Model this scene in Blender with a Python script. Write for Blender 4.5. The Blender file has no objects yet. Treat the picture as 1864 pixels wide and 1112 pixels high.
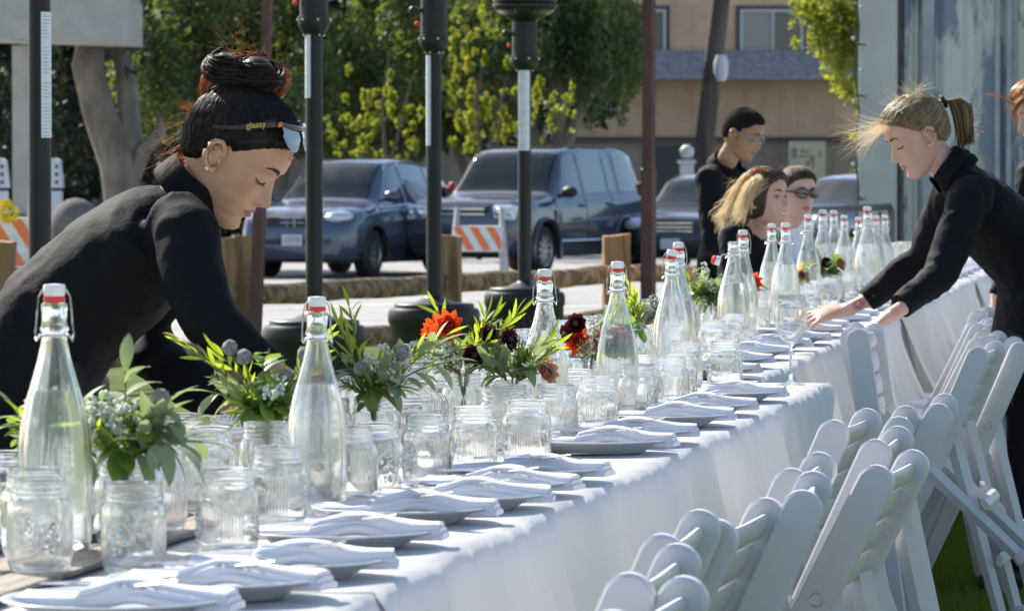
import bpy, math, random
import numpy as np
from mathutils import Vector, Matrix
random.seed(7); rng = np.random.default_rng(7)
sc = bpy.context.scene
R = math.radians
# ---------------------------------------------------------------- camera, sky, sun, exposure
F, HY, CH = 8000.0, 315.0, 1.28          # focal length in photo pixels, horizon row, camera height
cam = bpy.data.cameras.new('camera'); camo = bpy.data.objects.new('camera', cam)
sc.collection.objects.link(camo); sc.camera = camo
cam.sensor_width = 36; cam.lens = F/1864*36; cam.clip_end = 1000; cam.clip_start = .3
camo.location = (0, 0, CH); camo.rotation_euler = (R(90)-math.atan((556-HY)/F), 0, 0)
cam.dof.use_dof = True; cam.dof.focus_distance = 9.5; cam.dof.aperture_fstop = 17
SUN_AZ, SUN_EL = R(-38), R(40)           # azimuth measured from +Y towards +X
w = bpy.data.worlds.new('World'); sc.world = w; w.use_nodes = True
nt = w.node_tree; sky = nt.nodes.new('ShaderNodeTexSky'); sky.sky_type = 'NISHITA'; sky.sun_disc = False
sky.sun_elevation = SUN_EL; sky.sun_rotation = SUN_AZ
bg = nt.nodes['Background']; bg.inputs[1].default_value = .105
nt.links.new(sky.outputs[0], bg.inputs[0])
sl = bpy.data.lights.new('sun', 'SUN'); sl.energy = 5.0; sl.angle = R(.5); sl.color = (1, .93, .82)
so = bpy.data.objects.new('sun', sl); sc.collection.objects.link(so)
sdir = Vector((math.sin(SUN_AZ)*math.cos(SUN_EL), math.cos(SUN_AZ)*math.cos(SUN_EL), math.sin(SUN_EL)))
so.rotation_euler = sdir.to_track_quat('Z', 'Y').to_euler(); so.location = (0, 0, 30)
sc.view_settings.view_transform = 'Standard'; sc.view_settings.look = 'None'
sc.view_settings.exposure = 1.0; sc.view_settings.gamma = 1
sc.cycles.max_bounces = 24; sc.cycles.transmission_bounces = 24; sc.cycles.transparent_max_bounces = 24
sc.cycles.diffuse_bounces = 4; sc.cycles.glossy_bounces = 5
sc.cycles.use_denoising = True; sc.cycles.sample_clamp_indirect = 8; sc.cycles.blur_glossy = .5

def Q(px, py, D):                         # point at distance D seen at photo pixel (px, py)
    return Vector(((px-932)/F*D, D, CH-(py-HY)/F*D))
def T(px, py, z):                         # point on the level z seen at photo pixel (px, py)
    return Q(px, py, F*(CH-z)/(py-HY))
# ---------------------------------------------------------------- object helpers
def thing(name, label, cat, loc=(0, 0, 0), rz=0, group=None):
    o = bpy.data.objects.new(name, None); sc.collection.objects.link(o); o.empty_display_size = .1
    o.location = loc; o.rotation_euler = (0, 0, rz); tag(o, label, cat, group); return o
def tag(o, label, cat, group=None):
    o['label'] = label; o['category'] = cat
    if group: o['group'] = group
    return o
class MB:
    def __init__(s): s.v = []; s.f = []; s.m = []; s.n = 0
    def add(s, v, f, mi=0):
        v = [tuple(p) for p in v]; s.v += v; s.f += [tuple(i+s.n for i in q) for q in f]; s.m += [mi]*len(f); s.n += len(v); return s
    def box(s, c, sz, rot=None, mi=0, bev=0):
        x, y, z = [d/2 for d in sz]
        if bev:
            b = min(bev, x*.9, y*.9, z*.9); pts = []
            for zz, k in ((-z, b), (-z+b, 0), (z-b, 0), (z, b)):
                X, Y = x-k, y-k; c2 = b
                pts += [(-X+c2*(k == 0), -Y, zz), (X-c2*(k == 0), -Y, zz), (X, -Y+c2*(k == 0), zz), (X, Y-c2*(k == 0), zz),
                        (X-c2*(k == 0), Y, zz), (-X+c2*(k == 0), Y, zz), (-X, Y-c2*(k == 0), zz), (-X, -Y+c2*(k == 0), zz)]
            fs = [tuple(range(7, -1, -1)), tuple(range(24, 32))]
            for l in range(3):
                for i in range(8):
                    j = (i+1) % 8; fs.append((l*8+i, l*8+j, l*8+8+j, l*8+8+i))
        else:
            pts = [(-x, -y, -z), (x, -y, -z), (x, y, -z), (-x, y, -z), (-x, -y, z), (x, -y, z), (x, y, z), (-x, y, z)]
            fs = [(3, 2, 1, 0), (4, 5, 6, 7), (0, 1, 5, 4), (1, 2, 6, 5), (2, 3, 7, 6), (3, 0, 4, 7)]
        M = rot if rot is not None else Matrix.Identity(3); c = Vector(c)
        return s.add([M @ Vector(p)+c for p in pts], fs, mi)
    def lathe(s, prof, n=32, c=(0, 0, 0), mi=0, close=False):
        v = []; f = []; k = len(prof)
        for i in range(n):
            a = 2*math.pi*i/n
            for r, z in prof: v.append((c[0]+r*math.cos(a), c[1]+r*math.sin(a), c[2]+z))
        for i in range(n):
            j = (i+1) % n
            for q in range(k-1 if not close else k):
                p = (q+1) % k; f.append((i*k+q, j*k+q, j*k+p, i*k+p))
        return s.add(v, f, mi)
    def tube(s, pts, rad, n=8, mi=0, ref=(0, 0, 1), caps=True):
        pts = [Vector(p) for p in pts]; k = len(pts); v = []; ref = Vector(ref)
        if not isinstance(rad, list): rad = [rad]*k
        for i in range(k):
            t = (pts[min(i+1, k-1)]-pts[max(i-1, 0)]);
            t = t.normalized() if t.length > 1e-9 else Vector((0, 0, 1))
            a = ref-t*ref.dot(t)
            if a.length < .15: a = Vector((1, .02, 0))-t*t[0]
            a.normalize(); b = t.cross(a); r = rad[i]; ra, rb = r if isinstance(r, (tuple, list)) else (r, r)
            for j in range(n):
                q = 2*math.pi*j/n; v.append(pts[i]+a*(ra*math.cos(q))+b*(rb*math.sin(q)))
        f = [(i*n+j, i*n+(j+1) % n, i*n+n+(j+1) % n, i*n+n+j) for i in range(k-1) for j in range(n)]
        if caps: f += [tuple(range(n-1, -1, -1)), tuple(range((k-1)*n, k*n))]
        return s.add(v, f, mi)
    def ball(s, c, r, n=12, mi=0, rot=None):
        if not isinstance(r, (tuple, list)): r = (r, r, r)
        v = []; f = []; m = n//2+1; c = Vector(c)
        for i in range(1, m-1):
            a = math.pi*i/(m-1)
            for j in range(n):
                b = 2*math.pi*j/n; v.append(Vector((r[0]*math.sin(a)*math.cos(b), r[1]*math.sin(a)*math.sin(b), r[2]*math.cos(a))))
        v += [Vector((0, 0, r[2])), Vector((0, 0, -r[2]))]; t = len(v)-2
        for i in range(m-3):
            for j in range(n): f.append((i*n+j, i*n+n+j, i*n+n+(j+1) % n, i*n+(j+1) % n))
        for j in range(n):
            f.append((t, j, (j+1) % n)); f.append((t+1, (m-3)*n+(j+1) % n, (m-3)*n+j))
        if rot is not None: v = [rot @ p for p in v]
        return s.add([p+c for p in v], f, mi)
    def grid(s, P, mi=0, wrap=False):
        n, m = len(P), len(P[0]); v = [p for r in P for p in r]
        f = [(i*m+j, i*m+(j+1) % m, (i+1)*m+(j+1) % m, (i+1)*m+j) for i in range(n-1) for j in range(m if wrap else m-1)]
        return s.add(v, f, mi)
    def prism(s, poly, axis, a, b, mi=0):     # polygon extruded along axis (0=x, 1=y, 2=z)
        def p(u, v, w): return ((w, u, v), (u, w, v), (u, v, w))[axis]
        n = len(poly); v = [p(x, y, a) for x, y in poly]+[p(x, y, b) for x, y in poly]
        f = [(i, (i+1) % n, n+(i+1) % n, n+i) for i in range(n)]+[tuple(range(n-1, -1, -1)), tuple(range(n, 2*n))]
        return s.add(v, f, mi)
    def mesh(s, name, mats, smooth=True, angle=35):
        me = bpy.data.meshes.new(name); me.from_pydata(s.v, [], s.f)
        mats = mats if isinstance(mats, (list, tuple)) else [mats]
        for m in mats: me.materials.append(m)
        me.polygons.foreach_set('material_index', s.m)
        if smooth:
            me.polygons.foreach_set('use_smooth', [True]*len(me.polygons))
            if angle < 180: me.set_sharp_from_angle(angle=R(angle))
        me.update(); return me
    def build(s, name, mats, parent=None, smooth=True, angle=35, loc=None, rz=None):
        return link(name, s.mesh(name, mats, smooth, angle), parent, loc, rz)
def link(name, me, parent=None, loc=None, rz=None):
    o = bpy.data.objects.new(name, me); sc.collection.objects.link(o); o.parent = parent
    if loc is not None: o.location = loc
    if rz is not None: o.rotation_euler = (0, 0, rz)
    return o
def dup(root, loc=None, rz=None, label=None, group=None):
    kids = {}
    for o in sc.objects:
        if o.parent: kids.setdefault(o.parent, []).append(o)
    r = root.copy(); sc.collection.objects.link(r)
    if loc is not None: r.location = loc
    if rz is not None: r.rotation_euler = (0, 0, rz)
    if label: r['label'] = label
    if group: r['group'] = group
    def rec(a, b):
        for ch in kids.get(a, []):
            c = ch.copy(); sc.collection.objects.link(c); c.parent = b; rec(ch, c)
    rec(root, r); return r
def structure(o): o['kind'] = 'structure'; return o
def remesh(mb, voxel, smooth=6, fac=.5, name='m', mats=(), recalc=True):
    me = mb.mesh('tmp', list(mats), True, 180); o = bpy.data.objects.new('tmp', me); sc.collection.objects.link(o)
    m = o.modifiers.new('r', 'REMESH'); m.mode = 'VOXEL'; m.voxel_size = voxel; m.use_smooth_shade = True
    if smooth:
        s = o.modifiers.new('s', 'SMOOTH'); s.iterations = smooth; s.factor = fac
    dg = bpy.context.evaluated_depsgraph_get(); dg.update()
    out = bpy.data.meshes.new_from_object(o.evaluated_get(dg)); out.name = name
    bpy.data.objects.remove(o); bpy.data.meshes.remove(me)
    out.materials.clear()
    for q in mats: out.materials.append(q)
    out.polygons.foreach_set('use_smooth', [True]*len(out.polygons)); return out
def sv(a, x, xs): return float(np.interp(x, xs, a))
# ---------------------------------------------------------------- materials
def mat(name, col, rough=.5, metal=0, col2=None, scale=8, detail=5, lo=.4, hi=.6, bump=0, bscale=None, spec=.5, stretch=(1, 1, 1),
        transl=0, tcol=None, coat=0, bdist=.01, wave=None, rot=None):
    m = bpy.data.materials.new(name); m.use_nodes = True; t = m.node_tree; N = t.nodes; L = t.links
    p = N['Principled BSDF']; p.inputs['Base Color'].default_value = (*col, 1); p.inputs['Roughness'].default_value = rough
    p.inputs['Metallic'].default_value = metal; p.inputs['Specular IOR Level'].default_value = spec
    if coat: p.inputs['Coat Weight'].default_value = coat; p.inputs['Coat Roughness'].default_value = .04
    tc = N.new('ShaderNodeTexCoord'); mp = N.new('ShaderNodeMapping'); L.new(tc.outputs['Object'], mp.inputs[0]); mp.inputs['Scale'].default_value = stretch
    if rot: mp.inputs['Rotation'].default_value = rot
    colout = None
    if col2:
        if wave:
            n = N.new('ShaderNodeTexWave'); n.inputs['Scale'].default_value = scale; n.inputs['Distortion'].default_value = wave; n.inputs['Detail'].default_value = 3
            src = n.outputs['Fac']
        else:
            n = N.new('ShaderNodeTexNoise'); n.inputs['Scale'].default_value = scale; n.inputs['Detail'].default_value = detail; src = n.outputs['Fac']
        L.new(mp.outputs[0], n.inputs['Vector'])
        r = N.new('ShaderNodeMapRange'); r.inputs['From Min'].default_value = lo; r.inputs['From Max'].default_value = hi; L.new(src, r.inputs['Value'])
        mx = N.new('ShaderNodeMix'); mx.data_type = 'RGBA'; L.new(r.outputs[0], mx.inputs['Factor'])
        mx.inputs['A'].default_value = (*col, 1); mx.inputs['B'].default_value = (*col2, 1); L.new(mx.outputs['Result'], p.inputs['Base Color']); colout = mx.outputs['Result']
    if bump:
        b = N.new('ShaderNodeBump'); b.inputs['Strength'].default_value = bump; b.inputs['Distance'].default_value = bdist
        n2 = N.new('ShaderNodeTexNoise'); n2.inputs['Scale'].default_value = bscale or scale*3; n2.inputs['Detail'].default_value = 6
        L.new(mp.outputs[0], n2.inputs['Vector']); L.new(n2.outputs['Fac'], b.inputs['Height']); L.new(b.outputs[0], p.inputs['Normal'])
    if transl:
        tr = N.new('ShaderNodeBsdfTranslucent'); ms = N.new('ShaderNodeMixShader'); ms.inputs[0].default_value = transl
        tr.inputs[0].default_value = (*(tcol or col), 1)
        L.new(p.outputs[0], ms.inputs[1]); L.new(tr.outputs[0], ms.inputs[2]); L.new(ms.outputs[0], N['Material Output'].inputs[0])
    return m
def glass(name, col=(1, 1, 1), ior=1.45, clear=.35, bump=0, bscale=60, rough=0.0, stretch=(1, 1, 1)):
    m = bpy.data.materials.new(name); m.use_nodes = True; t = m.node_tree; N = t.nodes; L = t.links; N.remove(N['Principled BSDF'])
    g = N.new('ShaderNodeBsdfGlass'); g.inputs['Color'].default_value = (*col, 1); g.inputs['IOR'].default_value = ior; g.inputs['Roughness'].default_value = rough
    tr = N.new('ShaderNodeBsdfTransparent'); ms = N.new('ShaderNodeMixShader'); ms.inputs[0].default_value = 1-clear
    L.new(tr.outputs[0], ms.inputs[1]); L.new(g.outputs[0], ms.inputs[2]); L.new(ms.outputs[0], N['Material Output'].inputs[0])
    if bump:
        tc = N.new('ShaderNodeTexCoord'); mp = N.new('ShaderNodeMapping'); mp.inputs['Scale'].default_value = stretch
        n2 = N.new('ShaderNodeTexNoise'); n2.inputs['Scale'].default_value = bscale; n2.inputs['Detail'].default_value = 3
        b = N.new('ShaderNodeBump'); b.inputs['Strength'].default_value = bump; b.inputs['Distance'].default_value = .004
        L.new(tc.outputs['Object'], mp.inputs[0]); L.new(mp.outputs[0], n2.inputs['Vector']); L.new(n2.outputs['Fac'], b.inputs['Height']); L.new(b.outputs[0], g.inputs['Normal'])
    return m
M = {}
M['grass'] = mat('grass_ground', (.045, .085, .012), .95, col2=(.10, .12, .03), scale=3, detail=8, bump=.6, bscale=90, spec=.1)
M['blade'] = mat('grass_blade', (.07, .13, .02), .6, col2=(.14, .17, .04), scale=1.5, transl=.45, tcol=(.25, .35, .03), spec=.2)
M['asphalt'] = mat('asphalt', (.22, .22, .22), .85, col2=(.31, .305, .30), scale=.6, detail=9, lo=.3, hi=.7, bump=.5, bscale=60)
M['paint'] = mat('road_paint', (.7, .7, .68), .7, col2=(.35, .35, .34), scale=3, lo=.55, hi=.75)
M['cloth'] = mat('tablecloth_fabric', (.72, .72, .72), .85, bump=.35, bscale=9, transl=.14, tcol=(.8, .78, .72), spec=.15, bdist=.02)
M['napkin'] = mat('napkin_fabric', (.76, .77, .82), .85, bump=.3, bscale=35, transl=.12, tcol=(.7, .72, .8), spec=.1)
M['plate'] = mat('plate_ceramic', (.42, .45, .48), .25, spec=.5)
M['wood'] = mat('weathered_plank', (.30, .265, .22), .8, col2=(.17, .145, .12), scale=6, detail=8, stretch=(1, 12, 12), bump=.4)
M['resin'] = mat('chair_resin', (.60, .60, .61), .4, col2=(.53, .53, .55), scale=4, bump=.06, bscale=150, bdist=.002)
M['pad'] = mat('seat_pad', (.66, .66, .70), .6, bump=.15, bscale=30)
M['screw'] = mat('screw_steel', (.75, .75, .75), .25, 1)
M['steel'] = mat('cutlery_steel', (.62, .62, .62), .18, 1)
M['wire'] = mat('bail_wire', (.55, .55, .55), .25, 1)
M['stopper'] = mat('porcelain_stopper', (.82, .82, .80), .25)
M['red'] = mat('rubber_gasket', (.75, .05, .035), .5)
M['bottle'] = glass('bottle_glass', (.99, .995, .99), 1.47, .12, .03, 12)
M['jar'] = glass('jar_glass', (.99, .995, .99), 1.5, .12, .12, 26)
M['water'] = glass('bottle_water', (.99, 1, 1), 1.33, .1)
M['fence'] = mat('fence_timber', (.36, .20, .10), .85, col2=(.15, .085, .045), scale=14, detail=9, lo=.42, hi=.6, stretch=(1, 1, .12), bump=1, bscale=30, bdist=.03)
M['rail'] = mat('fence_rail_timber', (.36, .23, .12), .85, col2=(.13, .08, .045), scale=12, detail=9, lo=.42, hi=.6, stretch=(.10, 1, 1), bump=1, bscale=30, bdist=.03)
M['rust'] = mat('rusty_steel', (.13, .055, .045), .7, col2=(.085, .04, .035), scale=6, bump=.3)
M['heater'] = mat('heater_black', (.010, .012, .013), .42, col2=(.014, .016, .017), scale=9, spec=.35)
M['heater2'] = mat('heater_dark_grill', (.015, .015, .016), .5)
M['label'] = mat('paper_label', (.75, .77, .80), .6)
M['ink'] = mat('label_ink', (.12, .13, .17), .6)
M['black'] = mat('black_fabric', (.004, .0045, .007), .78, bump=.12, bscale=60, spec=.18, bdist=.02)
M['black'].node_tree.nodes['Principled BSDF'].inputs['Sheen Weight'].default_value = .0
M['black'].node_tree.nodes['Principled BSDF'].inputs['Sheen Roughness'].default_value = .4
M['white_shirt'] = mat('white_fabric', (.75, .76, .82), .85, bump=.3, bscale=12)
def skin(name, c, c2, lip):
    m = mat(name, c, .5, col2=c2, scale=19, detail=8, lo=.38, hi=.62, bump=.05, bscale=220, spec=.35, bdist=.002)
    p = m.node_tree.nodes['Principled BSDF']; p.inputs['Subsurface Weight'].default_value = .12; p.inputs['Subsurface Scale'].default_value = .012
    p.inputs['Subsurface Radius'].default_value = (1, .35, .2)
    return m, mat(name+'_lips', lip, .4, spec=.4)
M['skinA'], M['lipA'] = skin('olive_skin', (.50, .27, .17), (.56, .32, .21), (.36, .13, .10))
M['skinB'], M['lipB'] = skin('fair_skin', (.58, .34, .25), (.64, .40, .31), (.45, .17, .15))
M['skinC'], M['lipC'] = skin('brown_skin', (.36, .19, .11), (.42, .24, .15), (.27, .11, .08))
def hairm(name, c, c2, rough=.4, tr=.25, tc=None): return mat(name, c, rough, col2=c2, scale=40, stretch=(1, 1, .15), bump=.3, bscale=120, spec=.25, transl=tr, tcol=tc or c2, bdist=.003)
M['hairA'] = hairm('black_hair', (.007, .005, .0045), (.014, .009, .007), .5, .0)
M['hairA2'] = hairm('copper_lit_strand', (.13, .065, .04), (.20, .10, .06), .4, .55, (.75, .40, .22))  # sunlight on the black hair put into these strands as copper colour
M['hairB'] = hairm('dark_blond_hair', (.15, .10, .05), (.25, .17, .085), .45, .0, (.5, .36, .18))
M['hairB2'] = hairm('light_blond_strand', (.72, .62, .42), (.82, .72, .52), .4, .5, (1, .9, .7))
M['hairC'] = mat('short_black_hair', (.012, .010, .009), .8, bump=.8, bscale=260, spec=.15, bdist=.01)
M['hairD'] = hairm('brown_hair', (.035, .022, .016), (.07, .04, .025), .5, .0)
M['hairE'] = hairm('ginger_hair', (.36, .16, .06), (.5, .26, .1), .4, .4, (.8, .42, .16))
M['lash'] = mat('lash_brow', (.012, .008, .006), .7)
M['eye'] = mat('eye_white', (.34, .30, .28), .3); M['iris'] = mat('iris', (.05, .025, .012), .15)
M['teeth'] = mat('teeth', (.75, .73, .68), .25)
M['lens'] = mat('dark_lens', (.01, .012, .018), .06, spec=.9, coat=.6)
M['frameB'] = mat('tortoise_frame', (.03, .015, .008), .25, coat=.3); M['gold'] = mat('gilt_letter', (.55, .40, .10), .3, .6)
M['bluelens'] = mat('pale_blue_lens', (.22, .30, .40), .1, coat=.5); M['orange_dot'] = mat('orange_tip', (.8, .17, .03), .4)
M['pearl'] = mat('pearl', (.85, .83, .8), .15, coat=.5)
M['tyre'] = mat('tyre_rubber', (.012, .012, .013), .8); M['rim'] = mat('alloy_rim', (.5, .52, .55), .25, .9)
M['cglass'] = mat('car_glass', (.010, .018, .016), .04, spec=.55)
M['plastic'] = mat('black_plastic', (.015, .015, .016), .5); M['chrome'] = mat('chrome', (.7, .72, .75), .12, 1)
M['lamp'] = mat('headlamp', (.55, .62, .7), .08, .3, coat=1); M['tail'] = mat('tail_lamp', (.45, .02, .02), .2, coat=.6)
M['lplate'] = mat('number_plate', (.6, .62, .66), .5)
def carm(n, c, met=.35): return mat(n, c, .22, met, coat=1)
M['carblue'] = carm('blue_grey_paint', (.06, .085, .125)); M['cargrey'] = carm('graphite_paint', (.055, .068, .09))
M['sglass'] = mat('side_glass', (.07, .10, .15), .05, .3, spec=.9, coat=1); M['cardark'] = carm('dark_green_paint', (.016, .022, .028)); M['carsilver'] = carm('pale_blue_paint', (.16, .20, .27))  # side glass: blue sky reflection put into its base colour
M['bwhite'] = mat('barricade_white', (.72, .72, .70), .5, col2=(.5, .49, .45), scale=8, lo=.5, hi=.75); M['borange'] = mat('barricade_orange', (.80, .20, .05), .45)
M['bgrey'] = mat('barricade_leg', (.42, .43, .44), .5, col2=(.3, .3, .3), scale=10)
M['tape'] = mat('yellow_tape', (.75, .62, .02), .4, transl=.3, tcol=(.8, .7, .05))
M['wallt'] = mat('tan_siding', (.72, .49, .31), .85, col2=(.64, .43, .27), scale=2, bump=.1)
M['walld'] = mat('brown_siding', (.42, .33, .25), .85, col2=(.38, .30, .23), scale=2)
M['trimd'] = mat('dark_trim', (.09, .085, .085), .7); M['frame'] = mat('window_frame_white', (.55, .55, .52), .5)
M['wglass'] = mat('window_glass', (.20, .21, .24), .1, spec=.8); M['wdark'] = mat('window_dark', (.05, .055, .06), .15, spec=.8)
M['shingle'] = mat('grey_shingle', (.34, .33, .31), .9, col2=(.20, .20, .20), scale=7, detail=8, lo=.35, hi=.65, bump=.6, bscale=14, stretch=(1, 1, 1.6))
M['bark'] = mat('pale_bark', (.24, .21, .17), .9, col2=(.14, .12, .095), scale=4, detail=8, bump=.6, stretch=(1, 1, .4))
M['pole'] = mat('utility_pole_wood', (.12, .095, .08), .9, col2=(.07, .058, .05), scale=6, stretch=(1, 1, .1), bump=.5)
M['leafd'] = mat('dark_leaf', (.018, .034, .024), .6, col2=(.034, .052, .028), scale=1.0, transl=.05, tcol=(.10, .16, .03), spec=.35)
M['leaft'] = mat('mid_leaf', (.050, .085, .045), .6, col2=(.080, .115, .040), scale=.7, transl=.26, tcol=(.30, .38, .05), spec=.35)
M['leafy'] = mat('yellow_leaf', (.08, .11, .02), .5, col2=(.16, .18, .025), scale=1.5, transl=.45, tcol=(.42, .46, .04), spec=.3)  # yellow green leaf with sunlight through the foliage put into its colour
M['canopy'] = mat('canopy_fascia', (.42, .42, .37), .7, col2=(.36, .36, .32), scale=3); M['newsbox'] = mat('white_box', (.55, .58, .62), .5)
M['galv'] = mat('galvanised_rail', (.10, .11, .12), .45, .5); M['strap'] = mat('white_post', (.6, .62, .64), .5)
M['poster'] = mat('poster_board', (.66, .56, .34), .6); M['pmark'] = mat('faded_print', (.30, .27, .20), .7); M['clens'] = glass('clear_lens', (1, 1, 1), 1.45, .8); M['rock'] = mat('boulder_stone', (.15, .14, .13), .9, col2=(.09, .085, .08), scale=3, bump=.6); M['kerb'] = mat('concrete_kerb', (.35, .34, .32), .9, col2=(.25, .24, .22), scale=8)
M['seam'] = mat('tattoo_ink', (.05, .06, .06), .6)
# peeling paint on the container
def peel():
    m = bpy.data.materials.new('peeling_paint'); m.use_nodes = True; t = m.node_tree; N = t.nodes; L = t.links; p = N['Principled BSDF']; p.inputs['Roughness'].default_value = .6
    tc = N.new('ShaderNodeTexCoord'); mp = N.new('ShaderNodeMapping'); mp.inputs['Scale'].default_value = (3.2, 3.2, .9); L.new(tc.outputs['Object'], mp.inputs[0])
    def nz(s, d, lo, hi, v=None):
        n = N.new('ShaderNodeTexNoise'); n.inputs['Scale'].default_value = s; n.inputs['Detail'].default_value = d; n.inputs['Roughness'].default_value = .65; L.new(v or mp.outputs[0], n.inputs['Vector'])
        r = N.new('ShaderNodeMapRange'); r.inputs['From Min'].default_value = lo; r.inputs['From Max'].default_value = hi; L.new(n.outputs['Fac'], r.inputs['Value']); return r.outputs[0]
    def mix(f, a, b):
        x = N.new('ShaderNodeMix'); x.data_type = 'RGBA'; L.new(f, x.inputs['Factor'])
        for k, q in (('A', a), ('B', b)):
            if isinstance(q, tuple): x.inputs[k].default_value = (*q, 1)
            else: L.new(q, x.inputs[k])
        return x.outputs['Result']
    c = mix(nz(1.1, 9, .47, .53), (.66, .65, .63), (.25, .28, .36)); c = mix(nz(.9, 10, .52, .56), c, (.56, .55, .47)); c = mix(nz(3.5, 8, .62, .66), c, (.24, .22, .20))
    L.new(c, p.inputs['Base Color']); return m
M['peel'] = peel(); M['contw'] = mat('container_white', (.60, .585, .57), .6, col2=(.52, .51, .50), scale=2, bump=.05); M['contg'] = mat('container_bar', (.44, .46, .49), .5, col2=(.34, .37, .42), scale=5)
# ================================================================ the setting
GZ = -.22
mb = MB(); mb.add([(-400, -60, GZ), (400, -60, GZ), (400, 700, GZ), (-400, 700, GZ)], [(0, 1, 2, 3)])
structure(mb.build('parking_lot', M['asphalt']))
mb = MB(); n = 60
P = [[(x, y, .0+.006*math.sin(x*3.1)+.006*math.cos(y*2.3+x)) for x in np.linspace(-14, 9, n)] for y in np.linspace(-6, 33, n)]
mb.grid(P); mb.add([(-14, 33, 0), (9, 33, 0), (9, 33.02, GZ-.02), (-14, 33.02, GZ-.02)], [(0, 1, 2, 3)])
structure(mb.build('lawn', M['grass']))
mb = MB(); mb.box((-2.5, 33.15, -.13), (23, .2, .26), bev=.02); structure(mb.build('kerb', M['kerb']))
def blades(n, fn, name):
    v = []; f = []
    for i in range(n):
        x, y = fn(); a = random.uniform(0, 6.28); h = random.uniform(.02, .055); b = random.uniform(-.03, .03); c = random.uniform(-.03, .03); k = .0035
        dx, dy = k*math.cos(a), k*math.sin(a); j = len(v)
        v += [(x-dx, y-dy, -.005), (x+dx, y+dy, -.005), (x+b, y+c, h)]; f.append((j, j+1, j+2))
    m = MB(); m.add(v, f); o = m.build(name, M['blade'], smooth=False); o['kind'] = 'stuff'; return o
def spot():
    y = random.uniform(8, 24)
    return (random.uniform(.5, .128*y), y)
blades(60000, spot, 'grass')
# painted bay lines
mb = MB()
for px, py, L_, ang in ((690, 590, 3.2, .05), (668, 606, 3.5, .02), (1010, 600, 3, .05), (560, 560, 4.5, .9), (840, 548, 4.5, .9), (1090, 556, 4.5, .9)):
    p = T(px, py, GZ+.004); d = Vector((math.cos(ang), math.sin(ang), 0)); e = Vector((-d[1], d[0], 0))*.06
    mb.add([p-d*L_/2-e, p+d*L_/2-e, p+d*L_/2+e, p-d*L_/2+e], [(0, 1, 2, 3)])
structure(mb.build('bay_lines', M['paint'], smooth=False))
# ---------------------------------------------------------------- apartment building far behind the car park
BD = 115.0
def bx(px): return (px-932)/F*BD
def bz(py): return CH-(py-HY)/F*BD
bld = thing('apartment_building', 'tan two storey apartment building with grey shingle band and white framed windows', 'building', (0, BD, 0))
mb = MB(); mb.box((-3, 5, (bz(98)+9.5)/2), (50, 9.6, 9.5-bz(98))); mb.box((-3, 5.05, (bz(252)+bz(140))/2), (50, 9.5, bz(140)-bz(252)))
for i in range(110): mb.box((-27+i*.46, .3 if i % 1 else .195, (bz(98)+9.5)/2), (.014, .014, 9.3-bz(98))); mb.box((-27+i*.46, .295, (bz(248)+bz(146))/2), (.016, .016, bz(146)-bz(248)))
mb.build('upper_wall', M['wallt'], bld, smooth=False)
mb = MB(); mb.box((-3, 5.1, (bz(256)+GZ)/2), (50, 9.4, bz(256)-GZ))
for i in range(110): mb.box((-27+i*.46, .395, (bz(262)+GZ)/2), (.025, .03, bz(262)-GZ))
mb.build('lower_wall', M['walld'], bld, smooth=False)
mb = MB(); mb.box((-3, .25, bz(253)), (50, .2, .1)); mb.build('trim_band', M['trimd'], bld)
mb = MB(); z0, z1 = bz(147), bz(92); mb.prism([(-.9, z0), (.25, z0), (.25, z1), (-.05, z1), (-.85, z0+.12)], 0, -28, 22); mb.build('shingle_canopy', M['shingle'], bld, smooth=False)
for x0, x1, y0, y1, dk in ((1100, 1212, 18, 98, .6), (1347, 1462, 18, 98, .52), (850, 965, 18, 98, .5), (600, 715, 18, 98, .5), (1600, 1700, 18, 98, .5)):
    xa, xb, za, zb = bx(x0), bx(x1), bz(y1), bz(y0); xm = xa+(xb-xa)*dk
    m = MB(); fr = .07
    for c, s in (((xa+fr/2, .15, (za+zb)/2), (fr, .14, zb-za)), ((xb-fr/2, .15, (za+zb)/2), (fr, .14, zb-za)), (((xa+xb)/2, .15, za+fr/2), (xb-xa-2*fr, .13, fr)), (((xa+xb)/2, .15, zb-fr/2), (xb-xa-2*fr, .13, fr)), ((xm, .14, (za+zb)/2), (fr, .1, zb-za-2*fr))): m.box(c, s)
    wi = m.build('window', M['frame'], bld)
    m = MB(); m.box((xa-.06, .17, (za+zb)/2), (.09, .1, zb-za+.2)); m.box((xb+.06, .17, (za+zb)/2), (.09, .1, zb-za+.2)); m.box(((xa+xb)/2, .17, zb+.06), (xb-xa, .1, .08)); m.build('surround', M['trimd'], wi)
    m = MB(); m.box(((xa+xm)/2, .17, (za+zb)/2), (xm-xa-fr*1.4, .03, zb-za-fr*2)); m.build('pane', M['wglass'], wi)
    m = MB(); m.box(((xb+xm)/2, .18, (za+zb)/2), (xb-xm-fr*1.4, .03, zb-za-fr*2)); m.build('sliding_pane', M['wdark'], wi)
m = MB(); m.box(((bx(1192)+bx(1275))/2, .32, (bz(264)+GZ)/2), (bx(1275)-bx(1192), .1, bz(264)-GZ-.02)); m.build('garage_door', M['trimd'], bld)
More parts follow.
